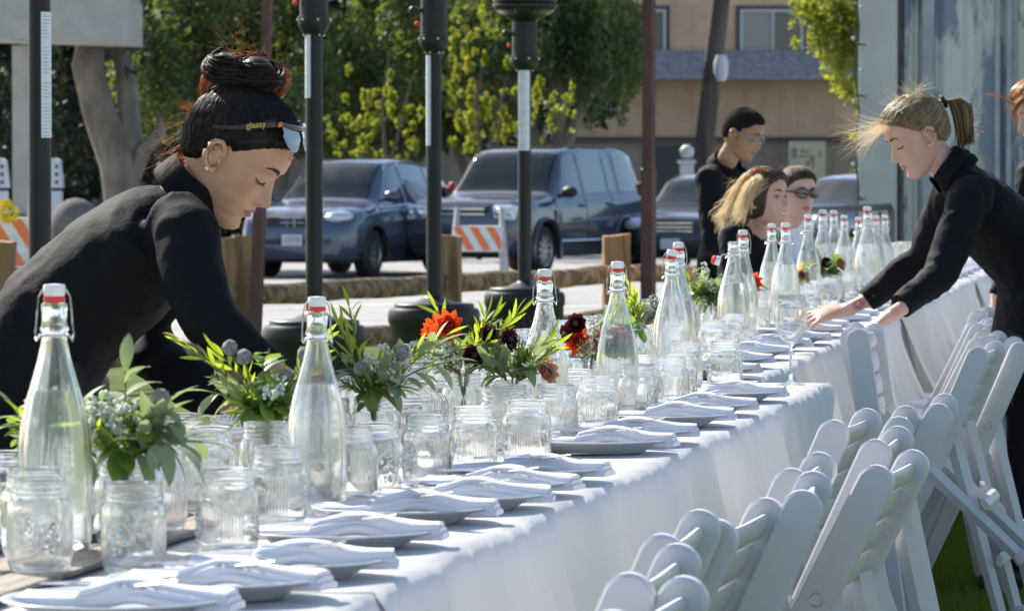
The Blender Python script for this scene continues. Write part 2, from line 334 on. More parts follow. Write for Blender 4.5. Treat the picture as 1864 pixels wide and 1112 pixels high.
# poster
po = thing('poster', 'pale yellow poster with faded dark drawing standing at the tan wall', 'poster', (bx(1466), BD-.62, bz(308)))
hw, hh = .48, .55; m = MB(); m.box((0, 0, 0), (hw*2, .04, hh*2)); m.build('board', M['poster'], po)
m = MB()
for x, z, a, b in ((-.34, .25, .13, .26), (-.12, .30, .10, .1), (.0, .28, .08, .08), (.1, .1, .06, .2), (.02, -.02, .1, .12), (.16, .02, .05, .3), (.33, .2, .05, .2), (-.1, .16, .2, .05)): m.box((x, -.024, z), (a, .008, b))
m.build('printed_marks', M['pmark'], po)
m = MB(); m.box((-.35, .05, -.9), (.05, .05, 1.5)); m.box((.35, .05, -.9), (.05, .05, 1.5)); m.build('stand', M['fence'], po)
po.location.z = 1.55-.0
# white post with a round finial
p = Q(1250, 330, 84); wp = MB(); wp.box((0, 0, .62), (.26, .26, 1.68), bev=.01); wp.box((0, 0, 1.49), (.34, .34, .07)); wp.ball((0, 0, 1.68), .14, 16)
tag(wp.build('gate_post', M['strap'], loc=(p[0], 84, 0)), 'white gate post with round ball finial by the brown wall', 'post')
# utility pole (slight lean)
a, b = Q(1274, 335, 92), Q(1313, -10, 92); d = (b-a).normalized(); up = thing('utility_pole', 'dark leaning wooden utility pole in front of the tan building', 'pole', (a[0], 92, GZ))
m = MB(); m.tube([(-.02, 0, 0), (a-Vector((a[0], 92, GZ)))+d*0, (a-Vector((a[0], 92, GZ)))+d*9], [.22, .21, .16], 14); m.build('shaft', M['pole'], up)
m = MB(); q = Q(1312, 125, 91.7)-Vector((a[0], 92, GZ)); m.lathe([(0, -.28), (.1, -.26), (.15, -.1), (.15, .12), (.1, .27), (0, .28)], 14, q); m.build('meter_cover', M['strap'], up)
# ---------------------------------------------------------------- trees
def leafcloud(clumps, n, size, droop=.3, aspect=.45):
    v = np.zeros((n*4, 3)); k = len(clumps); wts = np.array([c[1][0]*c[1][1]*c[1][2] for c in clumps])**.7; wts /= wts.sum()
    ids = rng.choice(k, n, p=wts); cc = np.array([c[0] for c in clumps])[ids]; rr = np.array([c[1] for c in clumps])[ids]
    d = rng.normal(size=(n, 3)); d /= np.linalg.norm(d, axis=1)[:, None]; rad = rng.uniform(.35, 1.0, n)**.6
    p = cc+d*rr*rad[:, None]*(1+.25*np.sin(ids*7.+d[:, 0]*5)[:, None])
    a = rng.normal(size=(n, 3)); a[:, 2] = a[:, 2]*.6-droop*2; a /= np.linalg.norm(a, axis=1)[:, None]
    b = np.cross(a, rng.normal(size=(n, 3))); b /= np.linalg.norm(b, axis=1)[:, None]; s = (size*rng.uniform(.6, 1.4, n))[:, None]
    v[0::4] = p-a*s*.5; v[1::4] = p+b*s*aspect*.5; v[2::4] = p+a*s*.5; v[3::4] = p-b*s*aspect*.5
    me = bpy.data.meshes.new('crown'); me.from_pydata(v.tolist(), [], np.arange(n*4).reshape(n, 4).tolist()); return me
def clumps_for(c, r, n, cr):
    out = []
    for i in range(n):
        d = Vector(rng.normal(size=3)); d.normalize(); q = random.uniform(.35, 1)
        out.append(((c[0]+d[0]*r[0]*q, c[1]+d[1]*r[1]*q, c[2]+d[2]*r[2]*q), tuple(random.uniform(.6, 1.2)*cr*k for k in (1, 1, 1.15))))
    return out
def tree(name, label, loc, trunks, clumps, n, size, lm, droop=.3, tm='bark', group=None):
    t = thing(name, label, 'tree', loc, 0, group)
    for tr in trunks:
        m = MB()
        for pts, rad in tr: m.tube(pts, rad, 12)
        m.build('trunk', M[tm], t, angle=80)
    me = leafcloud(clumps, n, size, droop); me.materials.append(M[lm]); link('crown', me, t); return t
def wob(a, b, k, s):
    a, b = Vector(a), Vector(b); return [a.lerp(b, i/k)+Vector((random.uniform(-s, s), random.uniform(-s, s), 0))*(0 < i < k) for i in range(k+1)]
# pale trunked tree behind the bending woman, at left
o = Q(205, 400, 70); X0 = o[0]
def L(px, py, dy=0): p = Q(px, py, 70+dy); return (p[0]-X0, dy, p[2]-GZ)
tree('forked_tree', 'tree with thick pale forked trunk behind the bending woman at left', (X0, 70, GZ),
     [[([(0, 0, 0), L(225, 380), L(215, 300), L(180, 200), L(160, 120), L(175, 20), L(190, -90)], [.36, .3, .29, .27, .25, .2, .16]),
       ([(.2, 0, .3), L(228, 350), L(238, 260, .1), L(232, 160, .3), L(215, 60, .5), L(230, -60, .5)], [.26, .24, .21, .18, .15, .12]),
       ([L(240, 320), L(262, 275), L(292, 240), L(296, 180)], [.16, .12, .10, .06])]],
     clumps_for(L(190, -150), (2.6, 2.5, 1.6), 26, .9)+clumps_for(L(130, -60, 1), (2.2, 1, .8), 10, .5), 9000, .20, 'leafd')
random.seed(11)
specs = [  # px centre, D, half width m, crown bottom row, leaf material, label
    (60, 92, 4.2, 330, 'leafd', 'dark crowned tree behind the canopy fascia at far left'),
    (330, 88, 3.0, 300, 'leafd', 'dark crowned tree right of the pale forked trunk'),
    (500, 84, 2.7, 260, 'leaft', 'green drooping tree behind the first heater pole and blue SUV'),
    (680, 90, 3.0, 290, 'leaft', 'dark drooping tree above the roof of the blue SUV'),
    (860, 94, 2.8, 250, 'leafd', 'dark tree between the second and third heater poles'),
    (1010, 82, 1.55, 200, 'leaft', 'weeping tree with hanging sprays in front of the tan building')]
for px, D, hw, yb, lm, lab in specs:
    c = Q(px, yb, D); zb = c[2]-GZ; top = 7.5
    cl = []
    for i in range(70):
        x = random.uniform(-hw, hw); z = zb+.5+(x/hw)**2*.4*random.uniform(0, 2)+random.uniform(0, 1)**1.3*(top-zb)*(1-.3*abs(x/hw)); cl.append(((x, random.uniform(-2, 2), z), (random.uniform(.35, .75), random.uniform(.4, .8), random.uniform(.5, 1.0))))
    tr = [[(wob((0, 0, 0), (.2, 0, zb+1.5), 5, .15), [.26, .22, .2, .18, .17, .15]), (wob((.1, 0, zb*.6), (1.2, .2, zb+2), 4, .12), [.13, .11, .1, .08, .06]), (wob((0, 0, zb*.5), (-1.3, .2, zb+2), 4, .12), [.14, .12, .1, .08, .06])]]
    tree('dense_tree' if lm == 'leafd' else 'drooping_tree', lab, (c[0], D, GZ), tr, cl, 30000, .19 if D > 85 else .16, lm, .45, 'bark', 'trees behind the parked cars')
# trees added for sunlit foliage patches; the glow is put into the leaf colour
for lab, D, sx, spots_ in (
    ('yellow green sunlit sapling above the blue SUV between heater poles', 76, 700, ((690, 200, .35), (715, 232, .34), (675, 175, .3), (735, 270, .2), (660, 225, .25), (610, 260, .12), (598, 228, .16), (700, 285, .12), (640, 285, .12))),
    ('yellow green sunlit tree beside the pole of the third heater', 76, 872, ((830, 150, .35), (850, 210, .4), (885, 185, .45), (905, 230, .28), (868, 250, .2), (925, 170, .3), (840, 90, .3), (860, 120, .3), (1000, 200, .25), (1010, 215, .18), (990, 185, .2), (880, 55, .2), (860, 30, .2), (870, 262, .12)))):
    b0 = Q(sx, 300, D); cl = []
    for px, py, r in spots_:
        q = Q(px, py, D)
        for h_ in range(9): cl.append(((q[0]-b0[0]+random.gauss(0, r*.95), random.uniform(-.9, .9), q[2]-GZ+random.gauss(0, r*.9)), (r*.17, r*.2, r*random.uniform(.15, .45))))
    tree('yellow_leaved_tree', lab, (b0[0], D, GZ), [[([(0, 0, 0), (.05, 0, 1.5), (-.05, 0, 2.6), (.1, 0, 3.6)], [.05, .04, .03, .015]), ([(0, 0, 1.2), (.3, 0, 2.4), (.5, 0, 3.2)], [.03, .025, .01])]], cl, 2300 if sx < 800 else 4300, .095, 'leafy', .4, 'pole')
# tree leaning out beside the container
b0 = Q(1545, 300, 60); cl = []
for px, py, r in ((1540, 40, .5), (1500, 30, .35), (1470, 20, .25), (1455, 5, .2), (1520, 90, .4), (1480, 75, .18), (1550, 130, .3), (1535, 150, .2), (1552, 175, .15), (1555, 60, .4), (1445, 78, .08), (1440, 45, .07), (1450, 85, .06), (1530, 110, .25), (1560, 200, .1), (1556, 245, .07), (1590, 60, .5), (1523, 155, .06), (1490, 10, .3), (1550, -30, .6), (1557, 310, .06)):
    q = Q(px, py, 60); cl.append(((q[0]-b0[0], random.uniform(-.3, .3), q[2]-GZ), (r*.9, r, r*.9)))
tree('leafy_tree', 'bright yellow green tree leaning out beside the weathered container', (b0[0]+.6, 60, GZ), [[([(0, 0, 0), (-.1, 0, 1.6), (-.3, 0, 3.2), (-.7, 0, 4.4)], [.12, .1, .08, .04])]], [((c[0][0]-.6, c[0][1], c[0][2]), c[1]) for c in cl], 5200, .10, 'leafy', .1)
# back hedge row closing the view behind the trees
cl = [((random.uniform(-22, 1.0), random.uniform(-1, 1), random.uniform(.4, 8.5)), (1.0, 1.0, 1.0)) for i in range(170)]
me = leafcloud(cl, 30000, .42, .3); me.materials.append(M['leafd']); h = link('hedge', me, None, (0, 104, GZ)); h['kind'] = 'stuff'; tag(h, 'dark mass of tall hedge filling the background behind the trees', 'hedge')
# ---------------------------------------------------------------- service canopy at far left
cn = thing('service_canopy', 'pale grey canopy fascia on square posts at the upper left', 'canopy', (Q(100, 0, 66)[0], 66, GZ))
c0 = Q(100, 0, 66); x0, x1 = Q(-120, 0, 66)[0]-c0[0], Q(235, 0, 66)[0]-c0[0]; za, zb = Q(0, 78, 66)[2]-GZ, Q(0, -30, 66)[2]-GZ
m = MB(); m.prism([(x0, za+.08), (x1, za), (x1+.0, zb-.25), (x1-.12, zb), (x0, zb)], 1, 0, 2.5); m.build('fascia', M['canopy'], cn, smooth=False)
for px in (33,):
    q = Q(px, 0, 66)[0]-c0[0]; m = MB(); m.box((q, .7, za/2+.42), (.29, .29, za-.9), bev=.01); m.build('post', M['canopy'], cn); m = MB(); m.box((q+.1, .7, .42), (.6, .5, .84), bev=.01); m.build('plinth', M['trimd'], cn)
for px, py, lab in ((-2, 330, 'white newspaper box left of the canopy post'), (97, 340, 'white newspaper box right of the dark heater pole')):
    q = Q(px, py, 62); t = thing('newspaper_box', lab, 'newspaper box', (q[0], 62, GZ)); zt = Q(0, 288, 62)[2]-GZ
    m = MB(); m.prism([(-.14, zt-.42), (.14, zt-.42), (.10, zt-.04), (.05, zt), (-.05, zt), (-.10, zt-.04)], 1, -.2, .2); m.build('hood', M['newsbox'], t, smooth=False)
    m = MB(); m.box((0, 0, (zt-.46)/2), (.24, .36, zt-.46), bev=.01); m.build('cabinet', M['newsbox'], t)
    m = MB(); [m.box((.07, -.203, zt-.12-k*.11), (.04, .01, .05)) for k in range(3)]; m.build('coin_slots', M['plastic'], t)
q = Q(145, 375, 60); m = MB(); m.ball((0, 0, .3), (.36, .35, .42), 20); tag(m.build('boulder', M['rock'], loc=(q[0]-.05, 60, .22)), 'rounded pale boulder beside the forked tree', 'boulder')
# ---------------------------------------------------------------- cars
def cs(tab, x):
    xs = [t[0] for t in tab]; k = len(tab[0])-1; i = int(np.searchsorted(xs, x)); i = min(max(i, 1), len(xs)-1)
    u = (x-xs[i-1])/(xs[i]-xs[i-1]); u = min(max(u, 0), 1)
    out = []
    for j in range(1, k+1):
        p1, p2 = tab[i-1][j], tab[i][j]; p0 = tab[max(i-2, 0)][j]; p3 = tab[min(i+1, len(tab)-1)][j]
        h0 = xs[i-1]-xs[max(i-2, 0)] or 1; h1 = xs[i]-xs[i-1]; h2 = xs[min(i+1, len(xs)-1)]-xs[i] or 1
        m1 = ((p1-p0)/h0+(p2-p1)/h1)/2*h1 if i > 1 else (p2-p1); m2 = ((p2-p1)/h1+(p3-p2)/h2)/2*h1 if i < len(xs)-1 else (p2-p1)
        out.append((2*u**3-3*u*u+1)*p1+(u**3-2*u*u+u)*m1+(-2*u**3+3*u*u)*p2+(u**3-u*u)*m2)
    return out
def car(name, label, cat, loc, ang, tab, spec, paint, details):
    """tab: (x, half width, bottom z, belt z, top z, top half width) from rear to front"""
    t = thing(name, label, cat, loc, ang)
    def ring(x):
        w, zb, bl, zr, wr = cs(tab, x); bl = min(bl, zr-.015)
        return [(0, zb), (w-.16, zb), (w-.05, zb+.06), (w-.005, zb+.22), (w, (zb+bl)/2), (w-.012, bl-.14), (w-.045, bl-.03), (w-.075, bl), (w-.075+(wr-w+.075)*.55, bl+(zr-bl)*.52), (wr, zr-.05*min(1, (zr-bl)*3)), (wr-.06, zr-.018*min(1, (zr-bl)*3)), (wr-.2, zr), (0, zr+.012)]
    xs = np.unique(np.concatenate([np.linspace(tab[0][0], tab[-1][0], 90), [a[0] for a in tab]]))
    def S(x, v, side=1, off=0.):
        r = ring(x); i = min(int(v), len(r)-2); u = v-i; y = r[i][0]*(1-u)+r[i+1][0]*u; z = r[i][1]*(1-u)+r[i+1][1]*u
        d = (r[i+1][0]-r[i][0], r[i+1][1]-r[i][1]); l = math.hypot(*d) or 1
        return (x, side*(y+off*d[1]/l), z-off*d[0]/l)
    m = MB(); P = []
    for x in xs:
        r = ring(x); P.append([(x, y, z) for y, z in r]+[(x, -y, z) for y, z in reversed(r[1:-1])])
    m.grid(P, wrap=True); k = len(P[0]); m.add(P[0], [tuple(range(k))]); m.add(P[-1], [tuple(range(k-1, -1, -1))])
    me = m.mesh('body', M[paint], True, 180); bo = bpy.data.objects.new('body', me); sc.collection.objects.link(bo)
    import bmesh
    bm = bmesh.new(); bm.from_mesh(me); bmesh.ops.remove_doubles(bm, verts=bm.verts, dist=1e-4); bmesh.ops.recalc_face_normals(bm, faces=bm.faces); bm.to_mesh(me); bm.free()
    cut = MB(); W, R0 = spec['w'], spec['r']
    for wx in (spec['fx'], spec['rx']):
        for sd in (1, -1):
            cut.tube([(wx, sd*(W-.30), R0), (wx, sd*(W+.2), R0)], R0+.06, 40)
    co = cut.build('cut', M['plastic']); bo2 = bo.modifiers.new('b', 'BOOLEAN'); bo2.object = co; bo2.operation = 'DIFFERENCE'; bo2.solver = 'EXACT'; bo2.material_mode = 'TRANSFER'
    dg = bpy.context.evaluated_depsgraph_get(); dg.update(); nm = bpy.data.meshes.new_from_object(bo.evaluated_get(dg)); nm.name = 'body'
    bpy.data.objects.remove(bo); bpy.data.objects.remove(co); nm.polygons.foreach_set('use_smooth', [True]*len(nm.polygons)); nm.set_sharp_from_angle(angle=R(50)); link('body', nm, t)
    def patch(nm_, u0, u1, v0, v1, side, mt, off=.006, nu=10, nv=6, par=t, th=.0, slant0=0, slant1=0):
        q = MB(); Pp = []
        for i in range(nu+1):
            row = []
            for j in range(nv+1):
                b = j/nv; a0 = u0+slant0*b; a1 = u1+slant1*b; row.append(S(a0+(a1-a0)*i/nu, v0+(v1-v0)*b, side, off))
            Pp.append(row)
        q.grid(Pp); o = q.build(nm_, M[mt], par, angle=180); return o
    for u0, u1, s0, s1 in spec['win']:
        for sd in (1, -1):
            patch('side_window', u0, u1, 7.15, 8.9, sd, 'sglass', slant0=s0, slant1=s1)
    a, b = spec['ws']; q = MB(); Pp = []
    for i in range(13):
        x = a+(b-a)*i/12; row = []
        for j in range(-14, 15):
            v = 12-abs(j)/14*2.6; row.append(S(x, v, 1 if j >= 0 else -1, .008))
        Pp.append(row)
    q.grid(Pp); q.build('windscreen', M['cglass'], t, angle=180)
    for wx in (spec['fx'], spec['rx']):
        for sd in (1, -1):
            q = MB(); y0 = sd*(W-.02); y1 = sd*(W-.24); r = R0
            q.lathe([(r*.62, .0), (r*.70, -.0), (r*.92, .01), (r*.985, .03), (r, .06), (r, .17), (r*.97, .21), (r*.6, .22)], 40)
            rot = Matrix.Rotation(sd*math.pi/2, 3, 'X')
            q.v = [tuple(rot @ Vector(p)+Vector((wx, y0, r))) for p in q.v]; wh = q.build('wheel', M['tyre'], t, angle=50)
            q = MB(); q.lathe([(0, .02), (r*.12, .015), (r*.14, .03)], 20); q.lathe([(r*.58, .012), (r*.65, .0), (r*.65, .12), (r*.3, .14), (0, .14)], 36)
            for k in range(10):
                aa = 2*math.pi*k/10+.1; ca, sa = math.cos(aa), math.sin(aa)
                q.add([(ca*r*.1-sa*.03, sa*r*.1+ca*.03, .02), (ca*r*.1+sa*.03, sa*r*.1-ca*.03, .02), (ca*r*.62+sa*.02, sa*r*.62-ca*.02, .02), (ca*r*.62-sa*.02, sa*r*.62+ca*.02, .02),
                       (ca*r*.1-sa*.03, sa*r*.1+ca*.03, .06), (ca*r*.1+sa*.03, sa*r*.1-ca*.03, .06), (ca*r*.62+sa*.02, sa*r*.62-ca*.02, .06), (ca*r*.62-sa*.02, sa*r*.62+ca*.02, .06)],
                      [(0, 1, 2, 3), (4, 7, 6, 5), (0, 4, 5, 1), (2, 6, 7, 3), (1, 5, 6, 2), (0, 3, 7, 4)])
            q.v = [tuple(rot @ Vector(p)+Vector((wx, y0, r))) for p in q.v]; q.build('rim', M['rim'], wh, smooth=False)
    for sd in (1, -1):
        for x_ in spec.get('gaps', (1.02, -.06, -1.05)):
            q = MB(); q.tube([S(x_-(.0 if v > 3 else 0), v, sd, .0) for v in np.linspace(2.2, 7.05, 14)], .007, 6); q.build('door_gap', M['plastic'], t)
        q = MB(); q.tube([S(x_, 3.0, sd, .004) for x_ in np.linspace(-1.0, 1.0, 14)], .012, 6); q.build('sill_trim', M['plastic'], t)
    details(t, S, patch, ring); return t
def mirror(t, x, z, s=1, mt='plastic', w=1.):
    for sd in (1, -1):
        q = MB(); q.ball((x, sd*(w+.13), z+.04), (.075, .13, .085), 16); q.tube([(x+.02, sd*(w-.06), z-.02), (x+.01, sd*(w+.06), z)], .03, 8); q.build('wing_mirror', M[mt], t)
TXT = {}
def text(s, size, mt, name, par, loc, rot, ext=.002):
    c = bpy.data.curves.new('t', 'FONT'); c.body = s; c.size = size; c.extrude = ext; c.align_x = 'CENTER'; c.align_y = 'CENTER'
    o = bpy.data.objects.new('t', c); sc.collection.objects.link(o); dg = bpy.context.evaluated_depsgraph_get(); dg.update()
    me = bpy.data.meshes.new_from_object(o.evaluated_get(dg)); bpy.data.objects.remove(o); me.materials.clear(); me.materials.append(M[mt])
    q = link(name, me, par); q.location = loc; q.rotation_euler = rot; return q
def det_crv(t, S, patch, ring):
    mirror(t, .92, 1.12, mt='cargrey', w=.86)
    for k, z in enumerate((.86, .79, .70)):
        q = MB(); q.tube([(2.215-abs(y)**2*.25, y, z) for y in np.linspace(-.46, .46, 13)], (.016, .022), 8); q.build('grille_bar', M['chrome'], t)
    q = MB(); q.box((2.20, 0, .77), (.05, .8, .24), bev=.02); q.build('grille', M['plastic'], t)
    q = MB(); q.box((2.262, -.055, .79), (.02, .022, .13)); q.box((2.262, .055, .79), (.02, .022, .13)); q.box((2.262, 0, .79), (.02, .09, .022)); q.build('badge', M['chrome'], t)
    for sd in (1, -1):
        q = MB(); q.ball((1.98, sd*.63, .86), (.24, .19, .105), 18, rot=Matrix.Rotation(sd*-.5, 3, 'Z')); q.build('headlight', M['lamp'], t)
        q = MB(); q.ball((2.10, sd*.6, .44), (.08, .13, .09), 14); q.build('fog_light_recess', M['plastic'], t); q = MB(); q.ball((2.16, sd*.6, .44), (.04, .05, .05), 12); q.build('fog_light', M['lamp'], t)
        q = MB(); q.ball((-2.12, sd*.72, 1.12), (.1, .1, .26), 14); q.build('tail_light', M['tail'], t)
        q = MB(); q.tube([S(x, 7.05, sd, .01) for x in np.linspace(-1.6, 1.0, 20)], .012, 6); q.tube([S(.98-.72*v/2, 7.1+v, sd, .012) for v in np.linspace(0, 1.9, 10)], .012, 6); q.tube([S(x, 9.0, sd, .012) for x in np.linspace(.25, -1.6, 16)], .012, 6); q.build('window_trim', M['chrome'], t)
        q = MB(); q.tube([(.25, sd*.9, .93), (.12, sd*.925, .935), (-.02, sd*.9, .93)], .018, 8); q.tube([(-.75, sd*.9, .95), (-.88, sd*.925, .955), (-1.02, sd*.9, .95)], .018, 8); q.build('door_handle', M['cargrey'], t)
        for wx in (1.31, -1.31):
            q = MB(); q.tube([(wx+.42*math.cos(a), sd*.905, .34+.42*math.sin(a)) for a in np.linspace(-.3, 3.45, 26)], (.035, .02), 8, ref=(0, sd, 0)); q.build('arch_trim', M['plastic'], t)
    q = MB(); q.box((2.12, 0, .34), (.16, 1.4, .22), bev=.04); q.build('lower_bumper', M['plastic'], t)
    pl = MB(); pl.box((2.235, 0, .545), (.02, .31, .155)); pp = pl.build('number_plate', M['lplate'], t); text('1210', .12, 'ink', 'plate_number', pp, (2.249, 0, .545), (R(90), 0, R(90)))
tab = [(-2.26, .70, .42, .90, .96, .60), (-2.22, .80, .34, .95, 1.10, .64), (-2.05, .88, .28, 1.0, 1.40, .62), (-1.8, .90, .24, 1.03, 1.56, .60), (-1.2, .91, .20, 1.03, 1.66, .60), (0, .91, .20, 1.01, 1.69, .60), (.35, .91, .2, 1.0, 1.62, .60), (.7, .91, .2, .99, 1.40, .62), (1.02, .91, .2, .99, 1.13, .68), (1.3, .91, .2, .99, 1.06, .70), (1.8, .90, .22, .94, 1.0, .68), (2.08, .84, .24, .84, .92, .62), (2.2, .74, .28, .74, .80, .55), (2.24, .62, .34, .62, .68, .5)]
def place(px, py, D): q = Q(px, py, D); return (q[0], q[1], GZ)
def heading(deg): return math.atan2(-math.cos(R(deg)), -math.sin(R(deg)))
car('parked_suv', 'blue grey compact SUV with chrome barred grille parked behind the first two heaters', 'car', (-2.33, 64.6, GZ), heading(21), tab,
    dict(w=.92, r=.345, fx=1.31, rx=-1.31, win=((-.02, .90, 0, -.62), (-1.02, -.12, .05, 0), (-1.62, -1.12, .22, .02)), ws=(1.0, .28)), 'carblue', det_crv)
def det_lr(t, S, patch, ring):
    mirror(t, .88, 1.18, mt='plastic', w=.94)
    for z in (.98, .90, .82):
        q = MB(); q.box((2.385, 0, z), (.04, .80, .035), bev=.01); q.build('grille_bar', M['chrome'], t)
    q = MB(); q.box((2.37, 0, .90), (.03, .9, .26), bev=.01); q.build('grille', M['plastic'], t)
    for sd in (1, -1):
        q = MB(); q.box((2.30, sd*.70, .92), (.2, .36, .25), bev=.04); hl = q.build('headlight', M['lamp'], t); q = MB(); q.ball((2.41, sd*.65, .93), (.03, .075, .075), 14); q.ball((2.39, sd*.80, .93), (.03, .055, .055), 14); q.build('lamp_ring', M['chrome'], hl)
        q = MB(); q.ball((2.32, sd*.68, .55), (.06, .1, .085), 14); q.build('fog_light', M['plastic'], t)
        q = MB(); q.box((-2.36, sd*.84, 1.1), (.1, .12, .55), bev=.03); q.build('tail_light', M['tail'], t)
        q = MB(); q.box((1.0, sd*.957, .86), (.2, .02, .2), bev=.008); v = q.build('side_vent', M['cargrey'], t)
        q = MB(); q.tube([(-1.1, sd*.965, .5), (.95, sd*.965, .5)], (.02, .02), 8); q.build('side_moulding', M['chrome'], t)
        for wx in (1.44, -1.44):
            q = MB(); q.tube([(wx+.46*math.cos(a), sd*.955, .38+.46*math.sin(a)) for a in np.linspace(-.3, 3.45, 26)], (.05, .028), 8, ref=(0, sd, 0)); q.build('arch_trim', M['cargrey'], t)
        q = MB(); q.tube([(-2.0, sd*.62, 1.885), (.2, sd*.62, 1.885)], .016, 6); q.build('roof_rail', M['plastic'], t)
        q = MB(); q.tube([(.2, sd*.94, 1.02), (.08, sd*.975, 1.02), (-.06, sd*.94, 1.02)], .02, 8); q.tube([(-.8, sd*.94, 1.04), (-.93, sd*.975, 1.04), (-1.06, sd*.94, 1.04)], .02, 8); q.build('door_handle', M['cargrey'], t)
    q = MB(); q.box((2.30, 0, .40), (.2, 1.5, .26), bev=.05); q.build('lower_bumper', M['plastic'], t)
tab = [(-2.42, .84, .45, 1.0, 1.05, .74), (-2.38, .90, .38, 1.12, 1.35, .72), (-2.25, .93, .34, 1.16, 1.70, .70), (-2.05, .945, .3, 1.16, 1.83, .69), (-1.0, .95, .27, 1.15, 1.88, .69), (0, .95, .27, 1.13, 1.87, .69), (.45, .95, .27, 1.12, 1.78, .69), (.72, .95, .27, 1.11, 1.52, .72), (1.0, .95, .27, 1.11, 1.22, .78), (1.25, .95, .27, 1.10, 1.16, .80), (2.1, .94, .3, 1.06, 1.11, .80), (2.32, .91, .33, .98, 1.04, .78), (2.38, .86, .36, .86, .92, .74), (2.41, .80, .40, .76, .82, .7)]
car('parked_suv', 'large graphite boxy SUV parked behind the white heater label', 'car', (.25, 65.9, GZ), heading(25), tab,
    dict(w=.96, r=.37, fx=1.44, rx=-1.44, win=((.0, .84, 0, -.45), (-.95, -.1, 0, 0), (-1.28, -1.03, 0, 0), (-2.1, -1.42, .1, .0)), ws=(.98, .42)), 'cargrey', det_lr)
def det_w(t, S, patch, ring):
    mirror(t, .75, .98, mt='cardark', w=.84)
    q = MB(); q.box((2.2, 0, .66), (.04, .7, .2), bev=.02); q.build('grille', M['plastic'], t)
    for z in (.62, .68, .74):
        q = MB(); q.box((2.225, 0, z), (.02, .68, .018)); q.build('grille_bar', M['chrome'], t)
    for sd in (1, -1):
        q = MB(); q.ball((2.03, sd*.62, .72), (.22, .19, .11), 16, rot=Matrix.Rotation(sd*-.5, 3, 'Z')); q.build('headlight', M['lamp'], t)
    pl = MB(); pl.box((2.245, 0, .43), (.02, .31, .155)); pl.build('number_plate', M['lplate'], t)
    q = MB(); q.box((2.12, 0, .3), (.16, 1.2, .14), bev=.03); q.build('lower_bumper', M['plastic'], t)
tab = [(-2.25, .72, .4, .8, .86, .6), (-2.15, .82, .32, .9, 1.05, .6), (-1.9, .87, .25, .93, 1.30, .58), (-1.4, .88, .2, .93, 1.42, .57), (0, .88, .18, .92, 1.46, .57), (.35, .88, .18, .91, 1.38, .58), (.7, .88, .18, .9, 1.15, .62), (1.0, .88, .18, .9, .98, .66), (1.3, .88, .18, .88, .94, .68), (1.9, .86, .2, .80, .86, .66), (2.12, .80, .22, .7, .78, .6), (2.22, .68, .28, .58, .64, .52), (2.25, .6, .32, .52, .58, .5)]
sp = dict(w=.89, r=.32, fx=1.3, rx=-1.3, win=((.0, .78, 0, -.45), (-.95, -.1, 0, 0), (-1.75, -1.05, .2, .0)), ws=(1.0, .34))
car('parked_wagon', 'dark wagon parked beside the rusty post behind the standing man', 'car', (3.05, 68.6, GZ), heading(17), tab, sp, 'cardark', det_w)
car('parked_car', 'pale blue car parked behind the grey railing near the container', 'car', (5.75, 74, GZ), heading(35), tab, sp, 'carsilver', det_w)
# ================================================================ fence, heaters, posts, barricades
fp = [(-12, 640, 25.2, 438), (430, 640, 27, 432), (812, 640, 30, 428), (1122, 640, 32.5, 428), (1420, 640, 35, 430)]
pts = []
for i, (px, _, D, yt) in enumerate(fp):
    q = Q(px, yt, D); pts.append((q[0], D, q[2]))
wd = (.24, .205, .2, .205, .2)
fence = thing('rail_fence', 'rough split rail timber fence with squared posts along the car park', 'fence', (pts[1][0], pts[1][1], 0))
o0 = Vector((pts[1][0], pts[1][1], 0)); dirs = (Vector(pts[3])-Vector(pts[1])); fa = math.atan2(dirs[1], dirs[0])
for i, (x, y, z) in enumerate(pts):
    m = MB(); rz = Matrix.Rotation(random.uniform(-.25, .25), 3, 'Z'); w_ = wd[i]; n = 9; P = []
    for k in range(n+1):
        zz = -.02+(z+.02)*k/n; ring = []
        for a in range(16):
            t = a/16*2*math.pi; c, s = math.cos(t), math.sin(t); r = w_/2/max(abs(c), abs(s))**.85*(1+.03*math.sin(k*2+a)+random.uniform(-.015, .015))
            sl = (.012*(c if i % 2 else -c)+random.uniform(-.006, .006))*(k == n); ring.append(rz @ Vector((r*c, r*s*.8, zz+sl)))
        P.append(ring)
    m.grid(P, wrap=True); top = P[-1]; m.add(top, [tuple(range(16))]); m.v = [tuple(Vector(p)+Vector((x, y, 0))-o0) for p in m.v]; m.build('post', M['fence'], fence, angle=50)
for i in range(len(pts)-1):
    for zc, hh in ((.535, .068), (.20, .065)):
        if (i == 0): pass
        a, b = Vector((pts[i][0], pts[i][1]-.02, zc)), Vector((pts[i+1][0], pts[i+1][1]-.02, zc+.01*random.uniform(-3, 3))); m = MB(); k = 16
        m.tube([a.lerp(b, j/k)-o0+Vector((0, 0, .006*math.sin(j*.7+i*2)-.012*math.sin(math.pi*j/k))) for j in range(k+1)], [(hh*(1+.05*math.sin(j*1.3+i)+.03*math.sin(j*3.1)), .045*(1+.1*math.sin(j*2.1))) for j in range(k+1)], 6, ref=(0, .5, 1)); m.build('rail', M['rail'], fence, angle=60)
